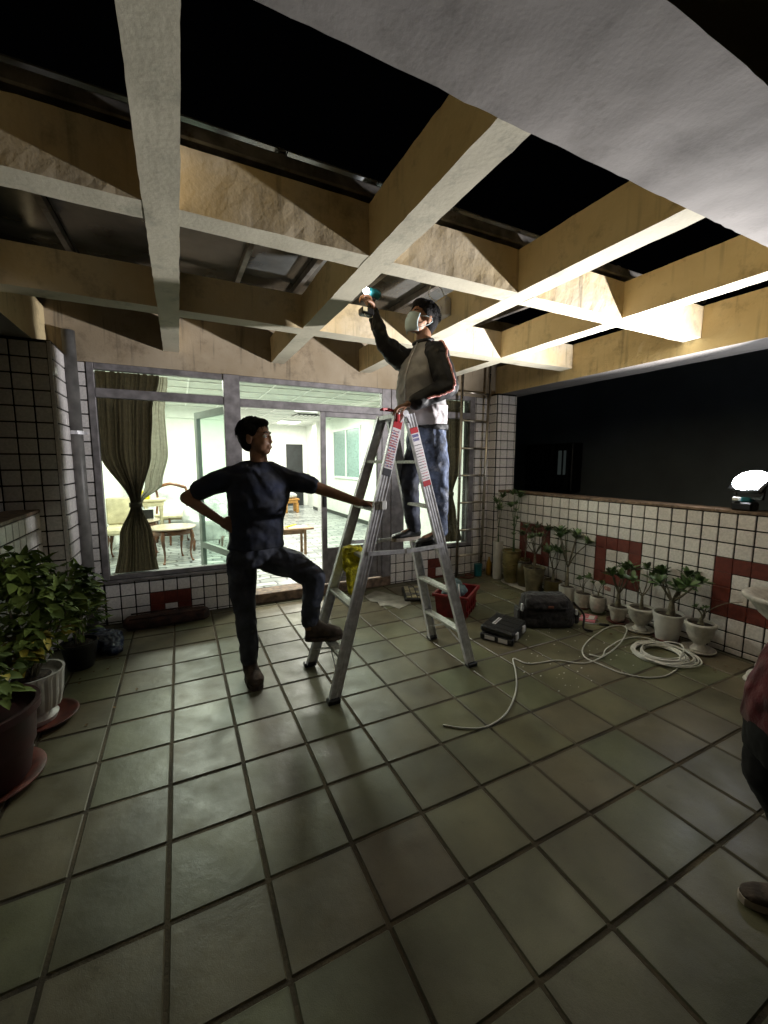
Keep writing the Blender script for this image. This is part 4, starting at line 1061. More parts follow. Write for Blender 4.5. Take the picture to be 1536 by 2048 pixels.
def hair(parent, c, R, s=1.0, front=.055, seed=0, low=-.03):
    mb = MB()
    def S(x, y, z, rx, ry, rz): mb.sphere(Vector(c) + R @ Vector((x, y, z)) * s, (rx * s, ry * s, rz * s), 16, 12, R=R)
    S(0, -.020, .050, .083, .092, .074); S(0, -.050, .010, .076, .062, .075); S(0, .040, .082, .062, .045, .030)
    S(0, -.055, low, .060, .045, .050)
    for sg in (-1, 1): S(sg * .070, .010, .035, .014, .035, .035)
    rnd = random.Random(seed)
    for k in range(90):
        a, b = rnd.uniform(0, 2 * PI), rnd.uniform(.1, 1.5)
        v = Vector((math.cos(a) * math.sin(b), math.sin(a) * math.sin(b), math.cos(b)))
        p = Vector((v.x * .080, v.y * .088 - .02, v.z * .072 + .05))
        if p.y > .045 and p.z < .06: continue
        mb.sphere(Vector(c) + R @ p * s, (.010 * s, .010 * s, .012 * s), 6, 4)
    put("hair", fuse(mb, "hair", M_hair, .005, 1), parent)
    mb = MB()
    for k in range(700):
        a, b = rnd.uniform(0, 2 * PI), rnd.uniform(0, 1.75)
        v = Vector((math.cos(a) * math.sin(b), math.sin(a) * math.sin(b), math.cos(b)))
        p = Vector((v.x * .083, v.y * .092 - .022, v.z * .076 + .048))
        if p.y > .05 and p.z < .058: continue
        tdir = Vector((v.x * .5 + rnd.uniform(-.4, .4), .35 if p.y > .0 else -.5, -.75 + rnd.uniform(-.3, .4)))
        tdir = (tdir - v * tdir.dot(v) * .75).normalized(); L_ = rnd.uniform(.018, .036)
        q = [p * 1.0, p + tdir * L_ * .5 + v * .005, p + tdir * L_ + v * .001]
        mb.tube([Vector(c) + R @ x * s for x in q], [.0016 * s, .0014 * s, .0004 * s], 3)
    put("hair_strands", mb.mesh("hair_strands", M_hair, True, recalc=False), parent)
def hand(mb, wrist, palm_c, fdir, pdir, thumb, curl=.7, s=1.0, spread=.1):
    """palm with five separate curling fingers: fdir along fingers, pdir palm normal (curl side), thumb side vector"""
    f = Vector(fdir).normalized(); p = Vector(pdir); p = (p - f * p.dot(f)).normalized(); t = Vector(thumb); t = (t - f * t.dot(f) - p * t.dot(p)).normalized()
    w = Vector(wrist); c = Vector(palm_c)
    mb.limb([w, w.lerp(c, .5)], [.027 * s, .024 * s])
    for k in (-.5, -.17, .17, .5):
        mb.limb([w.lerp(c, .35) + t * k * .04 * s, c + f * .035 * s + t * k * .072 * s], [.016 * s, .0125 * s])
    for k, L in ((.5, .068), (.17, .078), (-.17, .072), (-.5, .056)):
        q = c + f * .038 * s + t * k * .074 * s; d = (f + t * k * spread).normalized(); pts = [q]; a = curl * .45
        for seg_ in (.45, .32, .23):
            dd = d * math.cos(a) + p * math.sin(a); q = q + dd * L * seg_ * s * 1.05; pts.append(q); a += curl * .75
        mb.limb(pts, [.0098 * s, .0090 * s, .0082 * s, .0072 * s], 8)
    q = w.lerp(c, .45) + t * .030 * s; pts = [q]; a = 0
    for seg_, o in ((.036, .0), (.030, .35), (.024, .7)):
        d = (t * (.75 - o * .5) + f * (.65) + p * (.25 + o * .9)).normalized(); q = q + d * seg_ * s; pts.append(q)
    mb.limb(pts, [.015 * s, .0115 * s, .0100 * s, .0085 * s], 8)

# ---- worker on the ladder, facing left (-X)
W = thing("person", "worker in grey and black jacket with face mask, standing on the ladder, drill raised", "person", (1.70, .25, .92))
Lsh, Lel, Lwr = Vector((1.725, .075, 2.265)), Vector((1.755, -.035, 2.03)), Vector((1.545, .03, 1.925))
Rsh, Rel, Rwr = Vector((1.635, .40, 2.285)), Vector((1.475, .37, 2.36)), Vector((1.375, .33, 2.545))
hc = Vector((1.708, .24, 2.530)); hf = Vector((-1, -.16, .30))
b = MB()
R2 = head_parts(b, hc, hf, (.25, 0, 1), 1.04)
b.limb([(1.725, .24, 2.31), (1.725, .24, 2.44)], [.060, .054])
b.loft([((1.76, .25, 1.70), (.10, 0, 0), (0, .15, 0)), ((1.75, .25, 1.86), (.10, 0, 0), (0, .135, 0)), ((1.725, .24, 2.12), (.10, 0, 0), (0, .155, 0)), ((1.725, .24, 2.25), (.08, 0, 0), (0, .15, 0)), ((1.725, .24, 2.31), (.05, 0, 0), (0, .09, 0))], 24)
b.limb([Lsh, Lel, Lwr], [.050, .040, .027]); b.limb([Rsh, Rel, Rwr], [.050, .040, .027])
b.limb([(1.76, .17, 1.68), (1.80, .13, 1.36), (1.81, .13, 1.03)], [.080, .055, .038]); b.limb([(1.77, .33, 1.68), (1.70, .36, 1.36), (1.76, .38, 1.03)], [.080, .055, .038])
b.limb([(1.80, .13, 1.0), (1.68, .12, .97)], [.034, .03]); b.limb([(1.76, .38, 1.0), (1.65, .38, .97)], [.034, .03])
hand(b, (1.525, .035, 1.918), (1.475, .075, 1.905), (-.92, .30, -.42), (-.3, .15, -.95), (.15, .75, .1), curl=.75)
hand(b, (1.372, .33, 2.555), (1.352, .325, 2.605), (-.55, 0, .62), (-.6, 0, -.7), (.3, -.3, .9), curl=1.15)
put("body", fuse(b, "body", M_skin2, .0055, 2), W)
face_bits(W, hc, R2, 1.04); hair(W, hc, R2, 1.12, seed=2)
# jacket: black sleeves, grey front, pale hem
j = MB()
j.loft([((1.725, .25, 1.90), (.160, 0, 0), (0, .175, 0)), ((1.715, .25, 2.0), (.172, 0, 0), (0, .185, 0)), ((1.712, .245, 2.12), (.160, 0, 0), (0, .19, 0)), ((1.715, .24, 2.22), (.130, 0, 0), (0, .19, 0)), ((1.725, .24, 2.29), (.095, 0, 0), (0, .150, 0)), ((1.725, .24, 2.335), (.075, 0, 0), (0, .095, 0)), ((1.722, .24, 2.375), (.066, 0, 0), (0, .072, 0))], 28, 2.4)
put("jacket", fuse(j, "jacket", M_jacket_g, .008, 3, (.020, .10)), W)
j = MB()
j.loft([((1.765, .25, 1.79), (.128, 0, 0), (0, .17, 0)), ((1.755, .25, 1.84), (.140, 0, 0), (0, .178, 0)), ((1.74, .25, 1.93), (.155, 0, 0), (0, .184, 0))], 28, 2.4)
put("jacket_hem", fuse(j, "jacket_hem", M_shirt_w, .008, 2, (.018, .10)), W)
j = MB()
j.loft([((1.78, .25, 1.755), (.122, 0, 0), (0, .168, 0)), ((1.775, .25, 1.80), (.132, 0, 0), (0, .176, 0))], 28, 2.4)
put("waistband", fuse(j, "waistband", M_jacket_b, .008, 2), W)
for nm, A, Bp, Cc, rr in (("sleeve", Lsh, Lel, Lwr, (.082, .086, .072, .052)), ("sleeve", Rsh, Rel, Rwr, (.086, .078, .062, .044))):
    j = MB(); mid = A.lerp(Bp, .5)
    j.limb([A + Vector((-.005, 0, .0)), mid, Bp, Cc], rr)
    if A is Lsh:
        j.limb([A + Vector((.0, .03, .0)), (1.725, .17, 2.325)], [.074, .042])
        j.limb([(1.73, .14, 2.26), (1.775, .12, 2.15), (1.785, .09, 2.03)], [.070, .074, .062])
    else:
        j.limb([A + Vector((0, -.03, .0)), (1.69, .33, 2.31)], [.072, .042])
    sl_me = fuse(j, nm, M_jacket_b, .007, 2, (.018, .09))
    if A is Lsh:
        from mathutils.bvhtree import BVHTree
        sleeve_bvh = BVHTree.FromPolygons([v.co.copy() for v in sl_me.vertices], [tuple(p.vertices) for p in sl_me.polygons])
    put(nm, sl_me, W)
j = MB(); j.tube([(1.722 + .066 * math.cos(a), .24 + .072 * math.sin(a), 2.378 + .012 * math.cos(a)) for a in [2 * PI * k / 24 for k in range(24)]], .014, 8, closed=True)
put("collar", j.mesh("collar", M_jacket_b, True), W)
put("zip", MB().tube([(1.652, .205, 2.36), (1.588, .19, 2.24), (1.548, .185, 2.12), (1.548, .19, 1.95)], .004, 6).mesh("zip", M_steel, True), W)
def snap(pts):
    out = []
    for p in pts:
        h = sleeve_bvh.find_nearest(p)
        out.append(h[0] + h[1] * .002 if h[0] is not None else p)
    return out
st_pts = snap(spline([(1.735, .12, 2.38), (1.745, -.05, 2.35), (1.750, -.35, 2.27), (1.760, -.35, 2.17), (1.770, -.35, 2.08), (1.765, -.35, 2.01)], 8))
put("stripe", MB().tube(st_pts, .0070, 6).mesh("stripe", M_reflect, True), W, "pink white reflective piping down the near sleeve")
st2 = snap(spline([(1.765, -.35, 2.01), (1.735, -.30, 1.985), (1.71, -.22, 1.94), (1.63, -.2, 1.92), (1.56, -.16, 1.91)], 8))
put("stripe", MB().tube(st2, .0070, 6).mesh("stripe", M_reflect, True), W)
# jeans
j = MB()
j.loft([((1.76, .25, 1.62), (.115, 0, 0), (0, .17, 0)), ((1.76, .25, 1.70), (.120, 0, 0), (0, .168, 0)), ((1.77, .25, 1.79), (.112, 0, 0), (0, .160, 0))], 24, 2.4)
j.limb([(1.765, .165, 1.66), (1.79, .135, 1.50), (1.80, .13, 1.36), (1.815, .13, 1.15), (1.825, .13, 1.02)], [.105, .088, .070, .060, .054])
put("trousers", fuse(j, "trousers", M_denim, .008, 3, (.020, .10)), W, "faded blue jeans, near leg")
j = MB(); j.limb([(1.77, .34, 1.66), (1.72, .36, 1.50), (1.69, .365, 1.36), (1.72, .375, 1.15), (1.745, .38, 1.02)], [.100, .088, .070, .064, .056])
put("shaded_trouser_leg", fuse(j, "shaded_trouser_leg", M_trous, .008, 3, (.020, .10)), W)  # far leg of the jeans, its shade put in as darker cloth colour
def shoe(parent, heel, toe, up_m, sole_m, h=.085, w=.045, sc_=1.0, cuff=True):
    heel, toe = Vector(heel), Vector(toe); d = (toe - heel); L_ = d.length; d.normalize(); u = Vector((0, 0, 1)); u = (u - d * u.dot(d)).normalized(); r = d.cross(u)
    def pt(t, s_, z): return heel + d * (L_ * t) + r * s_ + u * z
    mb = MB(); rings = []
    for t, ww, top in ((0.0, .55, .70), (.08, .80, 1.0), (.25, .88, 1.05), (.42, .85, .85), (.60, .98, .62), (.80, 1.0, .50), (.94, .75, .40), (1.0, .35, .24)):
        rings.append((pt(t, 0, .018 + top * h / 2), r * (w * ww), u * (top * h / 2)))
    mb.loft(rings, 20, 2.5)
    if cuff: mb.limb([pt(.2, 0, h * .8), pt(.17, 0, h * 1.45)], [w * .95, w * .9])
    put("shoe", fuse(mb, "shoe", up_m, .006, 2), parent)
    mb = MB(); n = 20; ring = []
    for k in range(n):
        a_ = 2 * PI * k / n; t = .5 + .52 * math.cos(a_); ww = w * (1.02 if t > .5 else .88) * abs(math.sin(a_)) ** .7 * (1 if math.sin(a_) >= 0 else -1)
        ring.append((t, ww))
    vs = [pt(t, ww, 0) for t, ww in ring] + [pt(t, ww, .026) for t, ww in ring]
    fs = [(k, (k + 1) % n, n + (k + 1) % n, n + k) for k in range(n)] + [tuple(reversed(range(n))), tuple(range(n, 2 * n))]
    mb.add(vs, fs); put("sole", mb.mesh("sole", sole_m), parent)
shoe(W, (1.855, .13, .922), (1.60, .10, .922), M_dark, M_dark)
shoe(W, (1.80, .385, .922), (1.55, .375, .922), M_dark, M_sole)
# face mask
j = MB()
def HP(x, y, z): return hc + R2 @ Vector((x, y, z)) * 1.04
vs = []; rows = 9; cols = 13
for i in range(rows):
    v = i / (rows - 1)
    for k in range(cols):
        u_ = math.sin(PI / 2 * (-1 + 2 * k / (cols - 1)))
        pf = .72 + .28 * math.sin(PI * (v * .85 + .12)); x = .062 * u_; z = .006 - .128 * v - .014 * u_ * u_ * (.5 - v)
        y = .040 - .018 * max(0, v - .6) / .4 + .076 * math.sqrt(1 - .86 * u_ * u_) * pf + .0014 * math.sin(i * 2.4)
        vs.append(HP(x, y, z))
fs = [(i * cols + k, i * cols + k + 1, (i + 1) * cols + k + 1, (i + 1) * cols + k) for i in range(rows - 1) for k in range(cols - 1)]
j.add(vs, fs)
mk = put("face_mask", j.mesh("face_mask", M_mask, True, recalc=False), W)
sm = mk.modifiers.new("t", 'SOLIDIFY'); sm.thickness = .003
for sg in (-1, 1):
    put("ear_loop", MB().tube([HP(sg * .064, .058, -.018), HP(sg * .080, .02, -.004), HP(sg * .086, -.022, -.004), HP(sg * .086, -.030, -.020), HP(sg * .078, -.01, -.048), HP(sg * .062, .052, -.095)], .0022, 5).mesh("ear_loop", M_mask, True), mk)

# drill
dl = thing("cordless_drill", "teal and black cordless impact driver held up with its lamp lit", "drill", (1.36, .32, 2.60))
ax = Vector((-.93, -.05, .12)).normalized(); c0 = Vector((1.415, .32, 2.665))
put("motor_housing", MB().tube([c0, c0 + ax * .015, c0 + ax * .06, c0 + ax * .085], [.022, .033, .034, .030], 18).mesh("motor_housing", M_teal, True), dl)
put("gear_case", MB().tube([c0 + ax * .085, c0 + ax * .11, c0 + ax * .125], [.027, .022, .014], 18).mesh("gear_case", M_steel, True), dl)
put("bit", MB().tube([c0 + ax * .125, c0 + ax * .175], .004, 8).mesh("bit", M_steel, True), dl)
hd = Vector((-.40, -.02, -.80)).normalized(); g0 = c0 + ax * .045 - Vector((0, 0, .02))
put("grip", MB().limb([g0, g0 + hd * .095], [.019, .018]).mesh("grip", M_dark, True, recalc=False), dl)
bc = g0 + hd * .115
put("battery", MB().box(bc.x - .055, bc.y - .035, bc.z - .03, bc.x + .040, bc.y + .035, bc.z + .02, bev=.01).mesh("battery", M_dark), dl)
put("battery_label", MB().box(bc.x - .045, bc.y - .0365, bc.z - .012, bc.x - .015, bc.y - .035, bc.z + .014).mesh("battery_label", M_cream), dl)
put("lamp", MB().sphere(c0 + ax * .112 + Vector((0, -.016, -.006)), .021, 14, 10).mesh("lamp", M_ledd, True), dl)
put("wrist_strap", MB().tube(spline([bc + Vector((.035, -.02, -.02)), bc + Vector((.048, -.02, -.07)), bc + Vector((.030, -.02, -.12)), bc + Vector((.022, -.02, -.115)), bc + Vector((.034, -.02, -.06)), bc + Vector((.03, -.02, -.02))], 6), .0035, 6).mesh("wrist_strap", M_dark, True), dl)
put("belt_hook", MB().tube(spline([bc + Vector((-.035, -.03, -.03)), bc + Vector((-.02, -.035, -.05)), bc + Vector((.02, -.03, -.045)), bc + Vector((.03, -.02, -.03))], 5), .003, 6).mesh("belt_hook", M_steel, True), dl)
pl_d = bpy.data.lights.new("drill_lamp", 'SPOT'); pl_d.energy = 6.0; pl_d.spot_size = 1.6; pl_d.spot_blend = .6; pl_d.shadow_soft_size = .008; pl_d.color = (.92, .97, 1)
po = bpy.data.objects.new("drill_lamp", pl_d); COL.objects.link(po); po.parent = dl
pz = (-Vector((-.80, -.25, .75))).normalized(); pxv = pz.cross(Vector((0, 1, 0))).normalized(); pyv = pz.cross(pxv)
PM = Matrix((pxv, pyv, pz)).transposed().to_4x4(); PM.translation = c0 + ax * .13 + Vector((0, -.03, -.012)) - Vector((1.36, .32, 2.60)); po.matrix_basis = PM

# ---- man holding the ladder, facing the camera, looking right
Q = thing("person", "man in navy T-shirt and dark trousers, hand on hip, foot on the ladder", "person", (.55, .45, 0))
hc1 = Vector((.575, .44, 1.685)); hf1 = Vector((.80, -.62, .10))
RSH, REL, RWR = Vector((.375, .46, 1.43)), Vector((.145, .50, 1.30)), Vector((.335, .43, 1.15))
LSH, LEL, LWR = Vector((.80, .44, 1.415)), Vector((1.0, .36, 1.335)), Vector((1.215, .24, 1.25))
b = MB()
R1 = head_parts(b, hc1, hf1, (0, 0, 1), 1.06)
b.limb([(.595, .46, 1.47), (.585, .45, 1.60)], [.062, .056])
b.loft([((.555, .45, .90), (.15, 0, 0), (0, .10, 0)), ((.56, .45, 1.10), (.135, 0, 0), (0, .095, 0)), ((.58, .45, 1.30), (.16, 0, 0), (0, .10, 0)), ((.59, .45, 1.42), (.165, 0, 0), (0, .085, 0)), ((.595, .45, 1.49), (.09, 0, 0), (0, .055, 0))], 24)
b.limb([RSH, REL, RWR], [.052, .040, .028]); b.limb([LSH, LEL, LWR], [.052, .042, .028])
b.limb([(.465, .46, .88), (.47, .46, .50), (.49, .50, .12)], [.08, .055, .04]); b.limb([(.65, .45, .87), (.88, .27, .75), (.86, .28, .42)], [.08, .06, .042])
b.limb([(.49, .50, .09), (.505, .42, .05)], [.036, .03]); b.limb([(.86, .28, .40), (.95, .26, .345)], [.036, .03])
hand(b, (.335, .43, 1.15), (.39, .405, 1.12), (.85, -.15, -.40), (.15, .9, 0), (-.2, .1, .95), curl=.35)
hand(b, (1.215, .24, 1.25), (1.265, .205, 1.243), (.95, -.2, -.12), (.1, -.3, -1), (0, -.9, .1), curl=.95)
put("body", fuse(b, "body", M_skin2, .0055, 2), Q)
face_bits(Q, hc1, R1, 1.06); hair(Q, hc1, R1, 1.08, seed=5)
j = MB()
j.loft([((.55, .45, .955), (.185, 0, 0), (0, .128, 0)), ((.555, .45, 1.02), (.175, 0, 0), (0, .128, 0)), ((.56, .45, 1.12), (.172, 0, .0), (0, .125, 0)), ((.578, .45, 1.26), (.192, 0, 0), (0, .132, 0)), ((.59, .45, 1.36), (.205, 0, 0), (0, .125, 0)), ((.592, .45, 1.44), (.19, 0, 0), (0, .10, 0)), ((.595, .455, 1.50), (.105, 0, 0), (0, .072, 0)), ((.595, .458, 1.525), (.072, 0, 0), (0, .064, 0))], 28, 2.4)
j.limb([(.53, .455, 1.475), RSH + Vector((.03, 0, -.005)), RSH.lerp(REL, .40), RSH.lerp(REL, .66)], [.062, .074, .067, .064]); j.limb([(.66, .455, 1.475), LSH + Vector((-.03, 0, -.005)), LSH.lerp(LEL, .40), LSH.lerp(LEL, .62)], [.062, .074, .068, .064])
put("tshirt", fuse(j, "tshirt", M_tee, .008, 3, (.016, .13)), Q)
j = MB()
j.loft([((.545, .455, .83), (.165, 0, 0), (0, .115, 0)), ((.55, .45, .90), (.170, 0, 0), (0, .118, 0)), ((.55, .45, .98), (.160, 0, 0), (0, .115, 0))], 24, 2.3)
j.limb([(.455, .46, .86), (.455, .455, .66), (.465, .455, .50), (.485, .48, .30), (.49, .50, .16)], [.100, .090, .074, .066, .060])
j.limb([(.645, .44, .87), (.78, .34, .83), (.89, .26, .755), (.885, .27, .62), (.865, .285, .45)], [.102, .094, .078, .072, .064])
put("trousers", fuse(j, "trousers", M_trous, .008, 3, (.016, .13)), Q)
shoe(Q, (.485, .56, .0), (.515, .325, .0), M_boot, M_boot, h=.135, w=.056)
shoe(Q, (.835, .30, .30), (1.085, .235, .30), M_boot, M_boot, h=.135, w=.055)

# ---- person at the right edge in maroon jacket, cropped by the frame
V = thing("person", "person in maroon jacket and black trousers cut off by the right edge", "person", (1.85, -1.955, 0))
fv = Vector((-.70, .52, 0)).normalized(); rv = fv.cross(Vector((0, 0, 1)))   # facing and right
def VP(r_, f_, z):
    p = Vector((1.85, -1.955, 0)) + rv * r_ + fv * (f_ - max(0, z - .78) * .20 - max(0, .55 - z) * .34); p.z = z; return p
hc3 = VP(0, .02, 1.48); b = MB()
R3 = head_parts(b, hc3, fv, (0, 0, 1), 1.0)
b.limb([VP(0, -.01, 1.30), VP(0, 0, 1.42)], [.052, .048])
b.loft([(VP(0, 0, .80), rv * .14, fv * .10), (VP(0, 0, .95), rv * .13, fv * .095), (VP(0, 0, 1.15), rv * .14, fv * .10), (VP(0, 0, 1.28), rv * .14, fv * .08), (VP(0, 0, 1.32), rv * .07, fv * .05)], 20)
for sg in (-1, 1):
    b.limb([VP(sg * .17, 0, 1.25), VP(sg * .21, -.06, 1.0), VP(sg * .20, -.03, .80)], [.045, .036, .026])
    hand(b, VP(sg * .20, -.03, .80), VP(sg * .20, -.01, .73), (0, 0, -1), -rv * sg, fv, curl=.4, s=.92)
    b.limb([VP(sg * .085, 0, .78), VP(sg * .09, .08, .50), VP(sg * .09, .05, .10)], [.075, .052, .036])
    b.limb([VP(sg * .09, .05, .08), VP(sg * .09, .15, .05)], [.034, .028])
put("body", fuse(b, "body", M_skin, .007, 2), V)
face_bits(V, hc3, R3); hair(V, hc3, R3, 1.04, seed=9, low=-.06)
j = MB(); j.loft([(VP(0, .02, .68), rv * .20, fv * .188), (VP(0, .02, .78), rv * .20, fv * .188), (VP(0, .015, .90), rv * .195, fv * .175), (VP(0, 0, 1.10), rv * .18, fv * .145), (VP(0, 0, 1.24), rv * .17, fv * .12), (VP(0, 0, 1.32), rv * .09, fv * .075)], 26, 2.4)
for sg in (-1, 1): j.limb([VP(sg * .17, 0, 1.23), VP(sg * .215, -.06, 1.0), VP(sg * .20, -.03, .84)], [.070, .062, .048])
put("jacket", fuse(j, "jacket", M_maroon, .009, 3, (.02, .14)), V)
j = MB(); j.loft([(VP(0, .03, .60), rv * .18, fv * .175), (VP(0, .025, .70), rv * .18, fv * .185), (VP(0, .01, .82), rv * .165, fv * .15)], 22, 2.4)
for sg in (-1, 1): j.limb([VP(sg * .09, .06, .66), VP(sg * .095, .09, .50), VP(sg * .09, .05, .14)], [.115, .095, .062])
M_bt = mat("black_trousers", (.008, .008, .009), .9, var=.3)
put("trousers", fuse(j, "trousers", M_bt, .009, 3, (.02, .08)), V)
for sg in (-1, 1): shoe(V, VP(sg * .09, .05, 0), VP(sg * .10, .32, 0), M_boot, M_sole, h=.07, w=.042)

# ================================================================== PLANTS AND POTS
def leaf_mesh(L_, w, m, name="leaf", droop=.18, obov=True):
    mb = MB(); vs = []; n = 6
    for i in range(n + 1):
        t = i / n; ww = w * (math.sin(PI * t ** (1.5 if obov else .8)) ** .8 if 0 < t < 1 else .06)
        zc = -droop * L_ * t * t; vs += [(t * L_, -ww, zc + ww * .35), (t * L_, 0, zc), (t * L_, ww, zc + ww * .35)]
    fs = []
    for i in range(n): fs += [(i * 3, i * 3 + 1, i * 3 + 4, i * 3 + 3), (i * 3 + 1, i * 3 + 2, i * 3 + 5, i * 3 + 4)]
    mb.add(vs, fs); return mb.mesh(name, m, True, recalc=False)
LEAF_A = leaf_mesh(.085, .017, M_leaf); LEAF_B = leaf_mesh(.075, .010, M_leafd); LEAF_C = leaf_mesh(.05, .014, M_leaf); LEAF_D = leaf_mesh(.11, .012, M_leaf, obov=False); LEAF_Y = leaf_mesh(.07, .014, M_leafy)
def rosette(parent, p, d, n, meshes, rnd, sc_=1.0, spread=1.1):
    d = Vector(d).normalized(); x = d.orthogonal().normalized(); y = d.cross(x)
    for k in range(n):
        a_ = k * 2.4 + rnd.uniform(-.3, .3); el = spread * (.35 + .65 * k / n) + rnd.uniform(-.15, .15)
        v = (d * math.cos(el) + (x * math.cos(a_) + y * math.sin(a_)) * math.sin(el)).normalized()
        z_ = (d - v * d.dot(v)); z_ = z_.normalized() if z_.length > .05 else v.orthogonal().normalized()
        y_ = z_.cross(v); s = sc_ * rnd.uniform(.75, 1.15)
        M4 = Matrix((v, y_, z_)).transposed().to_4x4() @ Matrix.Scale(s, 4); M4.translation = Vector(p) + v * .004
        inst("leaf", rnd.choice(meshes), parent, M4)
def adenium(label, x, y, z0, h, nb, meshes, seed, caudex=.03, nl=9, spread=.12, sc_=1.0, cat="plant", mb_=M_bark, lean=(0, 0), flower=False):
    rnd = random.Random(seed); t = thing("potted_plant", label, cat, (x, y, z0))
    mb = MB(); top = Vector((x + lean[0] * .4, y + lean[1] * .4, z0 + h * .38))
    mb.tube([(x, y, z0 - .02), (x, y, z0 + .01), (x + lean[0] * .1, y + lean[1] * .1, z0 + h * .14), tuple(top)], [caudex, caudex, caudex * .75, caudex * .42], 10)
    ends = []
    for k in range(nb):
        a_ = k * 2 * PI / nb + rnd.uniform(-.4, .4); r_ = spread * rnd.uniform(.5, 1.1); hh = h * rnd.uniform(.72, 1.0)
        e = Vector((x + lean[0] + r_ * math.cos(a_), y + lean[1] + r_ * math.sin(a_), z0 + hh))
        e.x = min(e.x, 3.96)
        m1 = top.lerp(e, .5) + Vector((rnd.uniform(-.02, .02), rnd.uniform(-.02, .02), -.01))
        mb.tube(spline([tuple(top - Vector((0, 0, .02))), tuple(m1), tuple(e)], 4), [caudex * .26] * 4 + [caudex * .2] * 4 + [caudex * .14], 7)
        ends.append((e, (e - m1).normalized()))
    put("stem", mb.mesh("stem", mb_, True), t)
    for e, d in ends:
        d = (d + Vector((0, 0, .6))).normalized(); rosette(t, e, d, int(nl * 1.25), meshes, rnd, sc_ * 1.18)
    if flower:
        for k in range(3):
            c = Vector((x - .05 + rnd.uniform(-.02, .02), y + .08 + rnd.uniform(-.03, .03), z0 + h * .45 + rnd.uniform(-.02, .02)))
            mb = MB()
            for q in range(5):
                a_ = q * 2 * PI / 5; mb.sphere(c + Vector((-.004, .013 * math.cos(a_), .013 * math.sin(a_))), (.004, .010, .010), 8, 5)
            put("flower", mb.mesh("flower", M_pink, True), t)
    return t
def pot(label, x, y, r, h, style, m, saucer=None, z=0.0, cat="plant pot", soil=True, base_r=None):
    t = thing("plant_pot", label, cat, (x, y, 0)); z0 = z
    if saucer:
        sr, sm = saucer
        put("saucer", MB().lathe((x, y, z), [(sr * .8, 0), (sr, .022), (sr * .985, .026), (sr * .93, .022), (sr * .78, .008), (.01, .007)], 32).mesh("saucer", sm, True), t); z0 += .009
    if style == "round": prof = [(r * .62, 0), (r * .82, h * .15), (r * .98, h * .5), (r * .98, h * .8), (r * .93, h * .97), (r * .90, h), (r * .82, h * .99), (r * .80, h * .88), (.01, h * .875)]
    elif style == "cyl": prof = [(r * .86, 0), (r * .92, h * .1), (r * .97, h * .9), (r, h), (r * .9, h), (r * .88, h * .9), (.01, h * .895)]
    elif style == "cone": prof = [(r * .66, 0), (r * .70, h * .03), (r * .97, h * .93), (r * 1.0, h * .94), (r, h), (r * .91, h), (r * .89, h * .9), (.01, h * .895)]
    elif style == "urn": prof = [(r * .55, 0), (r * .58, h * .06), (r * .36, h * .16), (r * .34, h * .24), (r * .62, h * .36), (r * .88, h * .6), (r * .93, h * .82), (r * 1.04, h * .88), (r * 1.06, h * .97), (r * .98, h), (r * .86, h), (r * .84, h * .9), (.01, h * .895)]
    elif style == "tall": prof = [(r * .62, 0), (r * .72, h * .05), (r * .92, h * .55), (r * .98, h * .85), (r * .9, h * .93), (r * 1.02, h * .96), (r * 1.02, h), (r * .9, h), (r * .88, h * .93), (.01, h * .925)]
    elif style == "jar": prof = [(r * .72, 0), (r * .9, h * .2), (r, h * .5), (r * .85, h * .82), (r * .55, h * .93), (r * .6, h), (r * .5, h), (r * .45, h * .93), (.01, h * .925)]
    elif style == "bell": prof = [(r * .45, 0), (r * .62, h * .08), (r * .72, h * .35), (r * .80, h * .6), (r * .93, h * .78), (r, h * .86), (r * 1.02, h), (r * .9, h), (r * .86, h * .88), (.01, h * .875)]
    fl_ = (22, .06, (h * .3 if style == "urn" else h * .1, h * .8)) if style in ("urn",) else (0, 0, None)
    mb = MB(); mb.lathe((x, y, z0), prof[:-1], 44, flute=fl_[0], fd=fl_[1], frange=fl_[2])
    me = mb.mesh("pot", m); smooth_by_angle(me, 40); put("pot", me, t)
    if soil: put("soil", MB().lathe((x, y, z0 + h * .9), [(r * .86, -.01), (r * .85, .002), (r * .4, .008), (.01, .01)], 24).mesh("soil", M_soil, True), t)
    return t
GP = "potted plants along the parapet"
# A: white tall cylinder, B: patterned olive pot, C: dark olive jar, D: big sand pot, E: dark pot, then the white row
pot("slim white cylinder pot in the corner", 3.83, 1.72, .065, .50, "cyl", M_wpl)
adenium("tall thin plant in the slim white cylinder pot", 3.83, 1.72, .46, .62, 3, [LEAF_D], 11, .012, 12, .06, .9, mb_=M_leaf)
pot("tall olive pot with rope pattern beside the white cylinder", 3.84, 1.48, .115, .42, "tall", M_gp, (.12, M_wp))
mb = MB()
for k, z in enumerate((.20, .235, .29)):
    mb.tube([(3.84 + .1075 * math.cos(a_), 1.48 + .1075 * math.sin(a_), z + .02 * math.sin(a_ * 3 + k)) for a_ in [2 * PI * q / 36 for q in range(36)]], .005, 5, closed=True)
tag(put("rope_band", mb.mesh("rope_band", M_gp, True)), "olive rope moulding round the tall olive pot", "moulding")
_rb = bpy.data.objects["rope_band"]; _pp = [o for o in bpy.data.objects if o.get("label") == "tall olive pot with rope pattern beside the white cylinder"][0]
_rb.parent = _pp; _rb.location = -root_loc(_pp); del _rb["label"]; del _rb["category"]
tpl = adenium("leafy upright plant in the tall olive rope pot", 3.86, 1.47, .38, .78, 4, [LEAF_D, LEAF_A], 12, .016, 12, .08, .85, mb_=M_leaf)
rndp = random.Random(3)
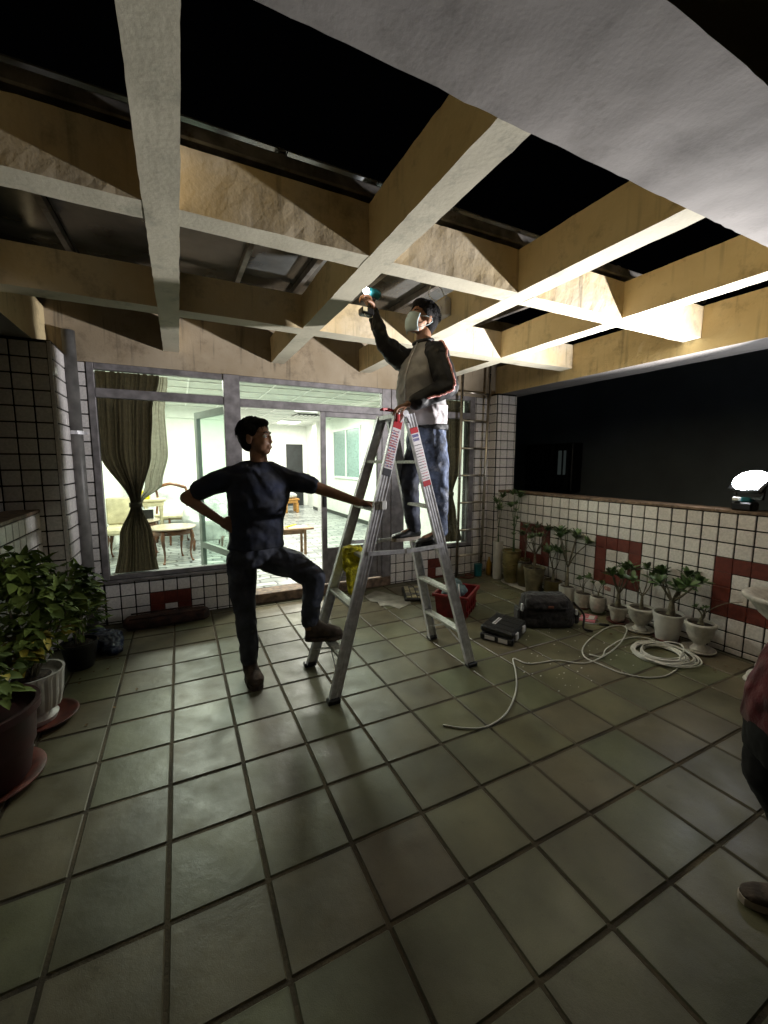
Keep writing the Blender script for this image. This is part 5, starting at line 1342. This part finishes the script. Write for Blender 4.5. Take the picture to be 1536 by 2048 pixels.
for z in (.62, .72, .82, .92, 1.0): rosette(tpl, (3.86 + rndp.uniform(-.03, .03), 1.46 + rndp.uniform(-.04, .04), z), (0, 0, 1), 7, [LEAF_A, LEAF_D], rndp, .7)
pot("dark olive jar standing on a white tray", 3.88, 1.29, .10, .34, "jar", M_gp2, z=.012)
tag(put("white_tray", MB().box(3.74, 1.14, 0, 3.99, 1.42, .011, bev=.003).mesh("white_tray", M_wpl), base=(3.87, 1.3, 0)), "shallow white tray under the dark olive jar", "tray")
adenium("spindly bare branched plant in the dark olive jar", 3.88, 1.29, .32, .40, 4, [LEAF_B], 13, .012, 9, .12, .8)
pot("wide sand glazed pot with rolled rim", 3.82, 1.08, .125, .30, "cone", M_gp3)
adenium("grey green shrubby plant in the wide sand glazed pot", 3.82, 1.08, .27, .52, 7, [LEAF_B, LEAF_C], 14, .022, 16, .17, .95)
pot("squat olive brown pot behind the black bag", 3.86, .84, .095, .20, "cyl", M_gp2)
adenium("tall leafy desert rose in the squat olive brown pot", 3.86, .84, .18, .36, 4, [LEAF_A, LEAF_D], 15, .022, 11, .10, .95)
pot("plain white cylinder pot just behind the black bag", 3.855, .64, .088, .19, "cyl", M_wpl)
adenium("tall desert rose with a wide reddish green crown", 3.87, .66, .17, .62, 7, [LEAF_A, LEAF_B, LEAF_A], 16, .024, 14, .20, .95, flower=False)
pot("small white cylinder pot with dark sprig", 3.87, .45, .088, .155, "cyl", M_wp, (.085, M_terr))
adenium("low dark sprig in the small white cylinder pot", 3.87, .45, .14, .19, 5, [LEAF_C], 17, .012, 7, .07, .75)
pot("round bellied white pot with sparse stem", 3.88, .285, .078, .165, "round", M_wp, (.085, M_leafd))
adenium("sparse seedling in the round bellied white pot", 3.88, .285, .15, .17, 3, [LEAF_C], 18, .012, 5, .06, .8)
pot("white ringed pot with saucer and pink blooms", 3.825, .03, .090, .155, "bell", M_wp, (.10, M_terr))
adenium("bushy desert rose with pink blooms in the ringed white pot", 3.83, .04, .145, .40, 5, [LEAF_A], 19, .030, 11, .10, .95, flower=True)
pot("fluted white urn on a footed base and saucer", 3.815, -.19, .108, .215, "urn", M_wp, (.115, M_wp))
adenium("two stemmed desert rose in the fluted white urn", 3.815, -.19, .20, .37, 4, [LEAF_A, LEAF_C], 20, .020, 10, .12, .9)
pot("large plain white tapered bucket pot", 3.82, -.42, .118, .24, "cone", M_wpl, (.10, M_terr))
adenium("thick trunked desert rose with dense crown in the white bucket pot", 3.835, -.43, .22, .37, 7, [LEAF_A], 21, .038, 12, .15, 1.0)
pot("fluted white urn with broad rim, last of the row", 3.84, -.655, .105, .235, "urn", M_wp, (.12, M_wp))
lp_ = adenium("stubby grey desert rose with one long thin branch", 3.84, -.655, .215, .17, 3, [LEAF_C], 22, .028, 5, .04, .6)
put("branch", MB().tube(spline([(3.845, -.66, .30), (3.86, -.70, .36), (3.90, -.78, .43), (3.92, -.88, .47)], 5), [.004] * 8 + [.0028] * 8, 6).mesh("branch", M_bark, True), lp_)

# bird bath at the right edge
bb = thing("bird_bath", "white carved bird bath with scalloped bowl beside the person in maroon", "bird bath", (3.70, -1.22, 0))
bx, by = 3.70, -1.22
put("bowl", MB().lathe((bx, by, .43), [(.05, 0), (.08, .02), (.15, .08), (.215, .165), (.245, .185), (.25, .205), (.235, .215), (.20, .205), (.14, .16), (.06, .14), (.01, .135)], 40, flute=20, fd=.05, frange=(.01, .17)).mesh("bowl", M_wp, True), bb)
put("column", MB().lathe((bx, by, .10), [(.10, 0), (.085, .03), (.06, .08), (.05, .16), (.07, .20), (.055, .26), (.05, .33), (.07, .345)], 24, flute=8, fd=.14, frange=(.05, .3)).mesh("column", M_wp, True), bb)
mb = MB()
for k in range(4):
    a_ = k * PI / 2 + .6; c = Vector((bx + .13 * math.cos(a_), by + .13 * math.sin(a_), 0))
    mb.sphere(c + Vector((0, 0, .055)), (.055, .055, .050), 14, 8); mb.sphere(c + Vector((-.03 * math.cos(a_), -.03 * math.sin(a_), .13)), (.045, .045, .045), 12, 8); mb.sphere(c + Vector((-.05 * math.cos(a_), -.05 * math.sin(a_), .21)), (.035, .035, .04), 12, 8)
mb.lathe((bx, by, 0), [(.19, 0), (.20, .02), (.18, .04), (.10, .06), (.09, .14)], 28, flute=8, fd=.1)
put("base", fuse(mb, "base", M_wp, .007, 2), bb)

# ================================================================== LEFT PLANTS
wpot = thing("plant_pot", "white ribbed footed pot at the left holding the leafy bush", "plant pot", (-.72, .55, 0))
put("saucer", MB().lathe((-.70, .56, 0), [(.14, 0), (.19, .03), (.185, .034), (.17, .03), (.13, .012), (.01, .01)], 32).mesh("saucer", M_terr, True), wpot)
mb = MB(); mb.lathe((-.72, .56, .012), [(.10, 0), (.112, .03), (.085, .055), (.09, .075), (.130, .085), (.145, .16), (.155, .27), (.158, .30), (.145, .30), (.14, .27)], 60, flute=20, fd=.06, frange=(.08, .28))
put("pot", mb.mesh("pot", M_wpl), wpot)
put("soil", MB().lathe((-.72, .56, .28), [(.115, 0), (.01, .01)], 24).mesh("soil", M_soil, True), wpot)
rp = thing("plant_pot", "big wine red pot at the lower left corner in deep shade", "plant pot", (-.80, .05, 0))
put("saucer", MB().lathe((-.80, .05, 0), [(.20, 0), (.245, .03), (.24, .036), (.18, .012), (.01, .01)], 36).mesh("saucer", M_terr, True), rp)
mb = MB(); mb.lathe((-.80, .05, .012), [(.17, 0), (.185, .02), (.205, .15), (.215, .165), (.215, .18), (.225, .30), (.235, .33), (.245, .335), (.245, .37), (.225, .37), (.22, .33)], 44)
me = mb.mesh("pot", M_wine); smooth_by_angle(me, 40); put("pot", me, rp)
put("soil", MB().lathe((-.80, .05, .33), [(.22, 0), (.01, .01)], 24).mesh("soil", M_soil, True), rp)
def bush(label, cx, cy, z0, parts, n, seed, mats, stems, yellow=.12, lf=(.085, .030)):
    t = thing("leafy_bush", label, "bush", (cx, cy, z0)); rnd = random.Random(seed)
    mb = MB()
    for k in range(stems):
        c, r = parts[k % len(parts)]; e = Vector(c) + Vector([rnd.uniform(-.8, .8) * q for q in r])
        m1 = Vector((cx, cy, z0)).lerp(e, .5) + Vector((rnd.uniform(-.04, .04), rnd.uniform(-.04, .04), .05))
        mb.tube(spline([(cx + rnd.uniform(-.03, .03), cy + rnd.uniform(-.03, .03), z0), tuple(m1), tuple(e)], 4), [.006] * 5 + [.003] * 4, 5)
    put("stem", mb.mesh("stem", M_bark, True), t)
    mb = MB()
    for k in range(n):
        c, r = rnd.choice(parts)
        v = Vector((rnd.gauss(0, 1), rnd.gauss(0, 1), rnd.gauss(0, 1))).normalized() * (rnd.random() ** .45)
        p = Vector(c) + Vector((v.x * r[0], v.y * r[1], v.z * r[2]))
        if p.x < -.86: p.x = -.86 + rnd.uniform(0, .05)
        if noise.noise(p * 9) < -.18: continue
        d = Vector((v.x + rnd.uniform(-.6, .6), v.y + rnd.uniform(-.6, .6), rnd.uniform(-.5, .5))).normalized(); nn = Vector((rnd.uniform(-.6, .6), rnd.uniform(-.6, .6), 1)); nn = (nn - d * nn.dot(d)).normalized(); s_ = d.cross(nn)
        L_ = lf[0] * rnd.uniform(.6, 1.25); w_ = lf[1] * rnd.uniform(.7, 1.2)
        vs = [p, p + d * L_ * .35 - s_ * w_ * .8 + nn * .006, p + d * L_ * .38 - nn * .004, p + d * L_ * .35 + s_ * w_ * .8 + nn * .006, p + d * L_ * .75 - s_ * w_ * .55 - nn * .006, p + d * L_ * .75 - nn * .012, p + d * L_ * .75 + s_ * w_ * .55 - nn * .006, p + d * L_ - nn * .025]
        ylw = rnd.random() < yellow and (p.z < z0 + .26)
        mb.add(vs, [(0, 1, 2), (0, 2, 3), (1, 4, 5, 2), (2, 5, 6, 3), (4, 7, 5), (5, 7, 6)], 1 if ylw else 0)
    put("foliage", mb.mesh("foliage", mats, True, recalc=False), t, kind="stuff")
    return t
bush("bushy green plant with yellowing lower leaves in the white ribbed pot", -.72, .56, .29, [((-.68, .62, .66), (.18, .24, .22)), ((-.58, .82, .70), (.17, .2, .18)), ((-.74, .50, .50), (.12, .14, .12)), ((-.78, .70, .88), (.14, .2, .14))], 1150, 31, [M_leafb, M_leafy], 14, .34)
bush("dark leafy plant hanging over the wine red pot", -.80, .05, .35, [((-.78, .12, .50), (.14, .20, .13)), ((-.84, .0, .62), (.10, .16, .14))], 520, 33, [M_leafb, M_leafy], 8, .10)
bush("shadowy green plant by the left wall behind the bush", -.62, 1.25, .18, [((-.66, 1.25, .56), (.16, .24, .26)), ((-.64, 1.35, .38), (.14, .2, .18))], 520, 35, [M_leafb, M_leafy], 10, .02, (.10, .018))
dk = pot("dark pot behind the white ribbed pot", -.62, 1.25, .12, .20, "cone", M_dark)
bgm = MB(); bgm.sphere((-.50, 1.55, .06), (.13, .16, .07)); bgm.sphere((-.44, 1.42, .04), (.08, .10, .045)); bgm.sphere((-.58, 1.66, .07), (.09, .09, .08))
tag(put("plastic_bag", fuse(bgm, "plastic_bag", M_blue, .008, 1, (.05, .07)), base=(-.5, 1.55, 0)), "crumpled dark blue plastic bag on the floor by the left wall", "bag")
tr = thing("floor_planter", "long low brown trough on the floor under the left window", "trough", (0, 1.88, 0))
mb = MB(); mb.loft([((-.42, 1.90, .055), (0, .01, 0), (0, 0, .03)), ((-.38, 1.90, .055), (0, .09, 0), (0, 0, .055)), ((-.1, 1.905, .055), (0, .10, 0), (0, 0, .058)), ((.26, 1.91, .055), (0, .095, 0), (0, 0, .055)), ((.31, 1.91, .05), (0, .05, 0), (0, 0, .035))], 20, 3)
put("trough", fuse(mb, "trough", M_mat_b, .008, 2, (.012, .06)), tr)
put("rim", MB().tube([(-.36, 1.83, .11), (.27, 1.84, .11)], .008, 8).tube([(-.36, 1.98, .11), (.27, 1.985, .11)], .008, 8).mesh("rim", M_mat_b, True), tr)

# ================================================================== TOOLS ON THE FLOOR
def rotz(cx, cy, ang):
    return Matrix.Translation((cx, cy, 0)) @ Matrix.Rotation(ang, 4, 'Z')
# red crate
RC = rotz(2.60, .95, math.radians(38)); cr = thing("red_crate", "red plastic crate full of tools behind the ladder", "crate", (2.60, .95, 0))
Lx, Ly, H_ = .22, .165, .235; tp = .018
def taper_box(mb, lx, ly, z0, z1, t0, t1, R_, wt=.008):
    def ring(z, o, e): return [R_ @ Vector((sx * (lx + o - e), sy * (ly + o - e), z)) for sx, sy in ((-1, -1), (1, -1), (1, 1), (-1, 1))]
    o0, o1 = ring(z0, t0, 0), ring(z1, t1, 0); i1, i0 = ring(z1, t1, wt), ring(z0 + wt, t0, wt)
    vs = o0 + o1 + i1 + i0; fs = [(3, 2, 1, 0)]
    for k in range(4):
        n_ = (k + 1) % 4; fs += [(k, n_, 4 + n_, 4 + k), (4 + k, 4 + n_, 8 + n_, 8 + k), (8 + k, 8 + n_, 12 + n_, 12 + k)]
    fs.append((12, 13, 14, 15)); return mb.add(vs, fs)
mb = MB(); taper_box(mb, Lx, Ly, 0, H_, -.022, 0, RC)
put("tub", mb.mesh("tub", M_red), cr)
mb = MB()
for sx in (-1, 1): mb.box(sx * (Lx + .008) - .012, -Ly - .02, H_ - .028, sx * (Lx + .008) + .012, Ly + .02, H_ + .004, rot=RC, bev=.004)
for sy in (-1, 1): mb.box(-Lx + .004, sy * (Ly + .008) - .012, H_ - .028, Lx - .004, sy * (Ly + .008) + .012, H_ + .004, rot=RC, bev=.004)
put("rim", mb.mesh("rim", M_red), cr)
mb = MB()
for k in range(-2, 3): mb.box(k * .08 - .004, -Ly + .002, .02, k * .08 + .004, -Ly + .012, H_ - .03, rot=RC)
mb.box(-Lx + .02, -Ly + .0, .07, Lx - .02, -Ly + .010, .085, rot=RC)
put("rib", mb.mesh("rib", M_red), cr)
mb = MB(); mb.sphere(RC @ Vector((-.02, .0, H_ + .0)), (.12, .11, .06)); mb.sphere(RC @ Vector((.10, .06, H_ + .03)), (.09, .08, .05)); mb.sphere(RC @ Vector((-.12, .05, H_)), (.07, .07, .05))
tag(put("work_cloth", fuse(mb, "work_cloth", M_greyblue, .008, 2, (.04, .06)), base=(2.6, .95, .2)), "blue grey cloth heaped in the red crate", "cloth")
hs_ = thing("handsaw", "tool with dark grip leaning out of the red crate", "saw", (2.65, 1.0, .24))
put("blade", MB().bar(RC @ Vector((-.02, .08, .25)), RC @ Vector((.16, .13, .36)), .004, .06).mesh("blade", M_steel), hs_)
put("grip", MB().bar(RC @ Vector((.05, .13, .36)), RC @ Vector((.20, .10, .27)), .022, .028, bev=.006).mesh("grip", M_dark), hs_)
put("white_stick", MB().tube([RC @ Vector((-.16, -.08, .20)), RC @ Vector((-.12, -.05, .33))], .007, 8).mesh("white_stick", M_white, True), hs_)
# tool case
TC = rotz(2.62, .28, math.radians(28)); tc_ = thing("tool_case", "flat black plastic tool case with white lettering and silver latch", "tool case", (2.62, .28, 0))
put("bottom_shell", MB().box(-.19, -.145, .002, .19, .145, .062, rot=TC, bev=.010).mesh("bottom_shell", M_case), tc_)
TL = TC @ Matrix.Translation((0, .0, .066)) @ Matrix.Rotation(math.radians(4), 4, 'X')
put("lid", MB().box(-.188, -.142, 0, .188, .145, .055, rot=TL, bev=.012).mesh("lid", M_case), tc_)
mb = MB()
for k in range(4): mb.box(-.15 + k * .09, -.12, .0552, -.10 + k * .09, .12, .059, rot=TL, bev=.002)
put("lid_rib", mb.mesh("lid_rib", M_case), tc_)
for x in (.06, -.13): put("latch", MB().box(x, -.158, .035, x + .06, -.141, .095, rot=TC, bev=.004).mesh("latch", M_steel), tc_)
put("sticker", MB().box(-.1905, -.10, .012, -.1903, -.02, .05, rot=TC).box(-.1905, .01, .015, -.1903, .10, .05, rot=TC).mesh("sticker", M_lab_w), tc_)
mb = MB(); rnd = random.Random(8); x = -.10
while x < .06:
    wv = rnd.uniform(.009, .015)
    mb.box(x, .045, .0592, x + wv * .35, .075, .0600, rot=TL); mb.box(x + wv * .35, .066, .0592, x + wv, .075, .0600, rot=TL); mb.box(x + wv * .35, .045, .0592, x + wv, .052, .0600, rot=TL)
    x += wv + .005
put("lettering", mb.mesh("lettering", M_lab_w), tc_, "white block lettering on the lid")
# tool bag
bgt = thing("tool_bag", "bulky black nylon tool bag with small orange badge", "bag", (3.18, .30, 0))
BG = rotz(3.16, .30, math.radians(-28))
mb = MB(); V3 = lambda x, y, z: BG @ Vector((x, y, z))
ux, uy = (BG.to_3x3() @ Vector((1, 0, 0))), (BG.to_3x3() @ Vector((0, 1, 0)))
mb.loft([(V3(0, 0, .012), ux * .235, uy * .115), (V3(0, 0, .05), ux * .25, uy * .125), (V3(0, .0, .16), ux * .245, uy * .12), (V3(-.01, .01, .24), ux * .225, uy * .10), (V3(-.02, .02, .285), ux * .20, uy * .075), (V3(-.02, .02, .30), ux * .15, uy * .05)], 30, 4)
put("bag_body", fuse(mb, "bag_body", M_bag, .008, 2, (.022, .07)), bgt)
mb = MB(); mb.loft([(V3(-.02, -.06, .19), ux * .19, uy * .075), (V3(-.02, -.04, .26), ux * .20, uy * .085), (V3(-.02, .0, .305), ux * .17, uy * .06)], 24, 4)
put("flap", fuse(mb, "flap", M_bag, .008, 2, (.022, .05)), bgt)
put("badge", MB().box(-.035, -.142, .205, .015, -.136, .228, rot=BG, bev=.002).mesh("badge", mat("orange_badge", (.22, .07, .04), .6)), bgt)
put("side_pocket", MB().box(-.285, -.07, .03, -.238, .07, .17, rot=BG, bev=.015).mesh("side_pocket", M_bag), bgt)
put("side_pocket", MB().box(.238, -.07, .03, .29, .07, .15, rot=BG, bev=.015).mesh("side_pocket", M_bag), bgt)
put("buckle", MB().box(-.262, -.10, .16, -.245, -.07, .23, rot=BG, bev=.003).mesh("buckle", M_steel), bgt)
put("buckle", MB().box(.235, -.10, .13, .255, -.07, .18, rot=BG, bev=.003).mesh("buckle", M_steel), bgt)
put("strap", MB().tube(spline([V3(.25, 0, .22), V3(.33, -.05, .12), V3(.30, -.13, .02), V3(.36, -.18, .012)], 6), .010, 6).mesh("strap", M_bag, True), bgt)
# pliers and packaging by the bag
pk = thing("packaging", "pink printed packet lying flat beside the tool bag", "packet", (3.66, .22, 0))
put("sheet", MB().box(-.11, -.07, .002, .11, .07, .006, rot=rotz(3.66, .22, .5)).mesh("sheet", M_pinkp), pk); put("window", MB().box(-.04, -.05, .0062, .08, .0, .0078, rot=rotz(3.66, .22, .5)).mesh("window", M_wpl), pk)
sn = thing("screwdriver", "two thin dark screwdrivers across the pink packet", "screwdriver", (3.6, .15, 0))
put("shaft", MB().tube([(3.56, .26, .014), (3.68, .12, .014)], .004, 8).tube([(3.50, .16, .008), (3.60, .06, .008)], .004, 8).mesh("shaft", M_steel, True), sn)
put("handle", MB().tube([(3.50, .33, .016), (3.56, .26, .016)], .011, 10).tube([(3.60, .06, .012), (3.66, .00, .012)], .011, 10).mesh("handle", M_dark, True), sn)
# cardboard and parts tray
cb = MB(); pts = [(1.93, 1.78), (2.14, 1.93), (2.36, 1.52), (2.30, 1.36), (2.10, 1.26), (2.05, 1.40), (1.96, 1.43), (1.99, 1.55), (1.93, 1.60)]
cb.add([(x, y, .002) for x, y in pts] + [(x, y, .007) for x, y in pts], [tuple(range(9))[::-1], tuple(range(9, 18))] + [(k, (k + 1) % 9, 9 + (k + 1) % 9, 9 + k) for k in range(9)])
tag(put("cardboard_sheet", cb.mesh("cardboard_sheet", M_card), base=(2.1, 1.6, 0)), "torn flat sheet of grey cardboard on the tiles by the door", "cardboard")
TT = rotz(2.46, 1.60, math.radians(-24)); ty = thing("parts_tray", "black parts case lying open with beige compartments", "parts case", (2.46, 1.6, 0))
mb = MB(); mb.box(-.11, -.23, .002, .11, .23, .035, rot=TT, bev=.006); put("tray", mb.mesh("tray", M_dark), ty)
rnd = random.Random(5)
for i in range(3):
    for j_ in range(7):
        x, y = -.085 + i * .062, -.205 + j_ * .060
        put("compartment", MB().box(x, y, .0352, x + .050, y + .048, .0352 + rnd.uniform(.004, .016), rot=TT, bev=.003).mesh("compartment", M_cream if rnd.random() < .75 else M_rust), ty)
# corner odds and ends
tag(put("teal_can", MB().lathe((3.68, 1.93, 0), [(.05, 0), (.052, .01), (.055, .15), (.058, .16), (.056, .165), (.045, .165)], 20).mesh("teal_can", M_teal, True), base=(3.68, 1.93, 0)), "teal tin can on the floor between the steel ladder poles", "can")
tag(put("yellow_bottle", MB().lathe((3.84, 1.90, 0), [(.032, 0), (.035, .02), (.035, .16), (.022, .20), (.012, .22), (.012, .25)], 16).mesh("yellow_bottle", mat("mustard_plastic", (.33, .18, .01), .4), True), base=(3.84, 1.9, 0)), "mustard yellow bottle in the corner by the white cylinder pot", "bottle")
tag(put("garden_hose", MB().tube(spline([(3.40, 1.95, .01), (3.46, 1.86, .012), (3.55, 1.86, .012), (3.60, 1.93, .012), (3.54, 1.98, .03), (3.47, 1.93, .03), (3.52, 1.87, .03)], 6), .009, 8).mesh("garden_hose", M_terr, True), base=(3.5, 1.9, 0)), "short loop of reddish hose at the foot of the steel ladder", "hose")

# cable coil and loose run
co = thing("cable_coil", "coil of white cable on the floor in front of the pots", "cable", (3.45, -.55, 0))
rnd = random.Random(12)
for k in range(17):
    r_ = rnd.uniform(.125, .205); ox, oy = rnd.uniform(-.02, .035), rnd.uniform(-.035, .02); z = .006 + .0035 * k * rnd.uniform(.6, 1.0)
    if k > 12: r_ = rnd.uniform(.17, .21); ox += .03; oy -= .04; z *= .6
    pts = []; ph = rnd.uniform(0, 6.28); e = rnd.uniform(.0, .06); th_ = rnd.uniform(0, 3)
    for q in range(48):
        a_ = 2 * PI * q / 48; rr = r_ * (1 + e * math.cos(2 * (a_ - th_))) + .004 * math.sin(3 * a_ + ph)
        pts.append((3.46 + ox + rr * math.cos(a_) * 1.05, -.55 + oy + rr * math.sin(a_), z + .003 * math.sin(2 * a_ + ph)))
    put("loop", MB().tube(pts, .0050, 7, closed=True).mesh("loop", M_cable, True), co)
run_a = [(1.414, -.535), (1.486, -.598), (1.584, -.652), (1.677, -.656), (1.812, -.618), (1.969, -.522), (2.116, -.399), (2.255, -.244), (2.368, -.102), (2.39, -.13), (2.41, -.205), (2.49, -.235), (2.66, -.27), (2.81, -.395), (3.063, -.386), (3.355, -.307), (3.64, -.18), (3.765, -.09), (3.745, -.031), (3.6, -.025), (3.356, -.081), (3.137, -.157), (2.976, -.246), (2.896, -.342), (2.903, -.47), (2.92, -.604), (3.013, -.728), (3.163, -.779), (3.327, -.764)]
run_a = [(x, y, .006 + (.008 if 14 <= i <= 16 else 0)) for i, (x, y) in enumerate(run_a)]
put("loose_run", MB().tube(spline(run_a, 6), .0052, 7).mesh("loose_run", M_cable, True), co)
run_b = [(2.971, -.312), (3.019, -.384), (3.161, -.317), (3.301, -.281), (3.465, -.251), (3.62, -.27), (3.70, -.34), (3.69, -.43), (3.66, -.52), (3.70, -.60), (3.60, -.67), (3.50, -.70), (3.40, -.74), (3.327, -.764)]
run_b = [(x, y, .008 + (.05 if 8 <= i <= 11 else 0)) for i, (x, y) in enumerate(run_b)]
put("loose_run", MB().tube(spline(run_b, 6), .0052, 7).mesh("loose_run", M_cable, True), co)

# ================================================================== NEIGHBOUR
nb = thing("neighbour_building", "dim neighbouring house wall beyond the parapet with a dark barred window", "building", (7, 5, -6))
put("wall", MB().box(7.0, -8, -6, 7.4, 22, 3.3).mesh("wall", M_neig), nb)
wn = put("window", MB().box(6.72, 3.0, .98, 6.998, 4.15, 1.90, bev=.01).mesh("window", M_dark), nb)
for k in range(9): put("bar", MB().box(6.69, 3.06 + k * .125, 1.02, 6.705, 3.09 + k * .125, 1.86).mesh("bar", M_idoor), wn)
put("pane", MB().box(6.71, 3.14, 1.30, 6.7195, 3.32, 1.76).mesh("pane", emit("neighbour_window_light", (.5, .62, .58), .03)), wn)

# fallen leaves and dirt under the plants
mb = MB(); rnd = random.Random(21)
for k in range(70):
    x, y = rnd.uniform(3.45, 3.97), rnd.uniform(-1.0, 1.6)
    if k > 55: x, y = rnd.uniform(-.6, -.2), rnd.uniform(.2, 1.7)
    a_ = rnd.uniform(0, 6.28); L_ = rnd.uniform(.012, .035); w_ = L_ * .35; d = Vector((math.cos(a_), math.sin(a_), 0)); n_ = Vector((-d.y, d.x, 0)); p = Vector((x, y, .003))
    mb.add([p, p + d * L_ * .5 + n_ * w_ + Vector((0, 0, .005)), p + d * L_ + Vector((0, 0, .003)), p + d * L_ * .5 - n_ * w_ + Vector((0, 0, .002))], [(0, 1, 2), (0, 2, 3)])
tag(put("dry_leaves", mb.mesh("dry_leaves", mat("dry_leaf", (.16, .10, .04), .8, var=.4), recalc=False)), "dry fallen leaves scattered under the potted plants", "leaves", kind="stuff")
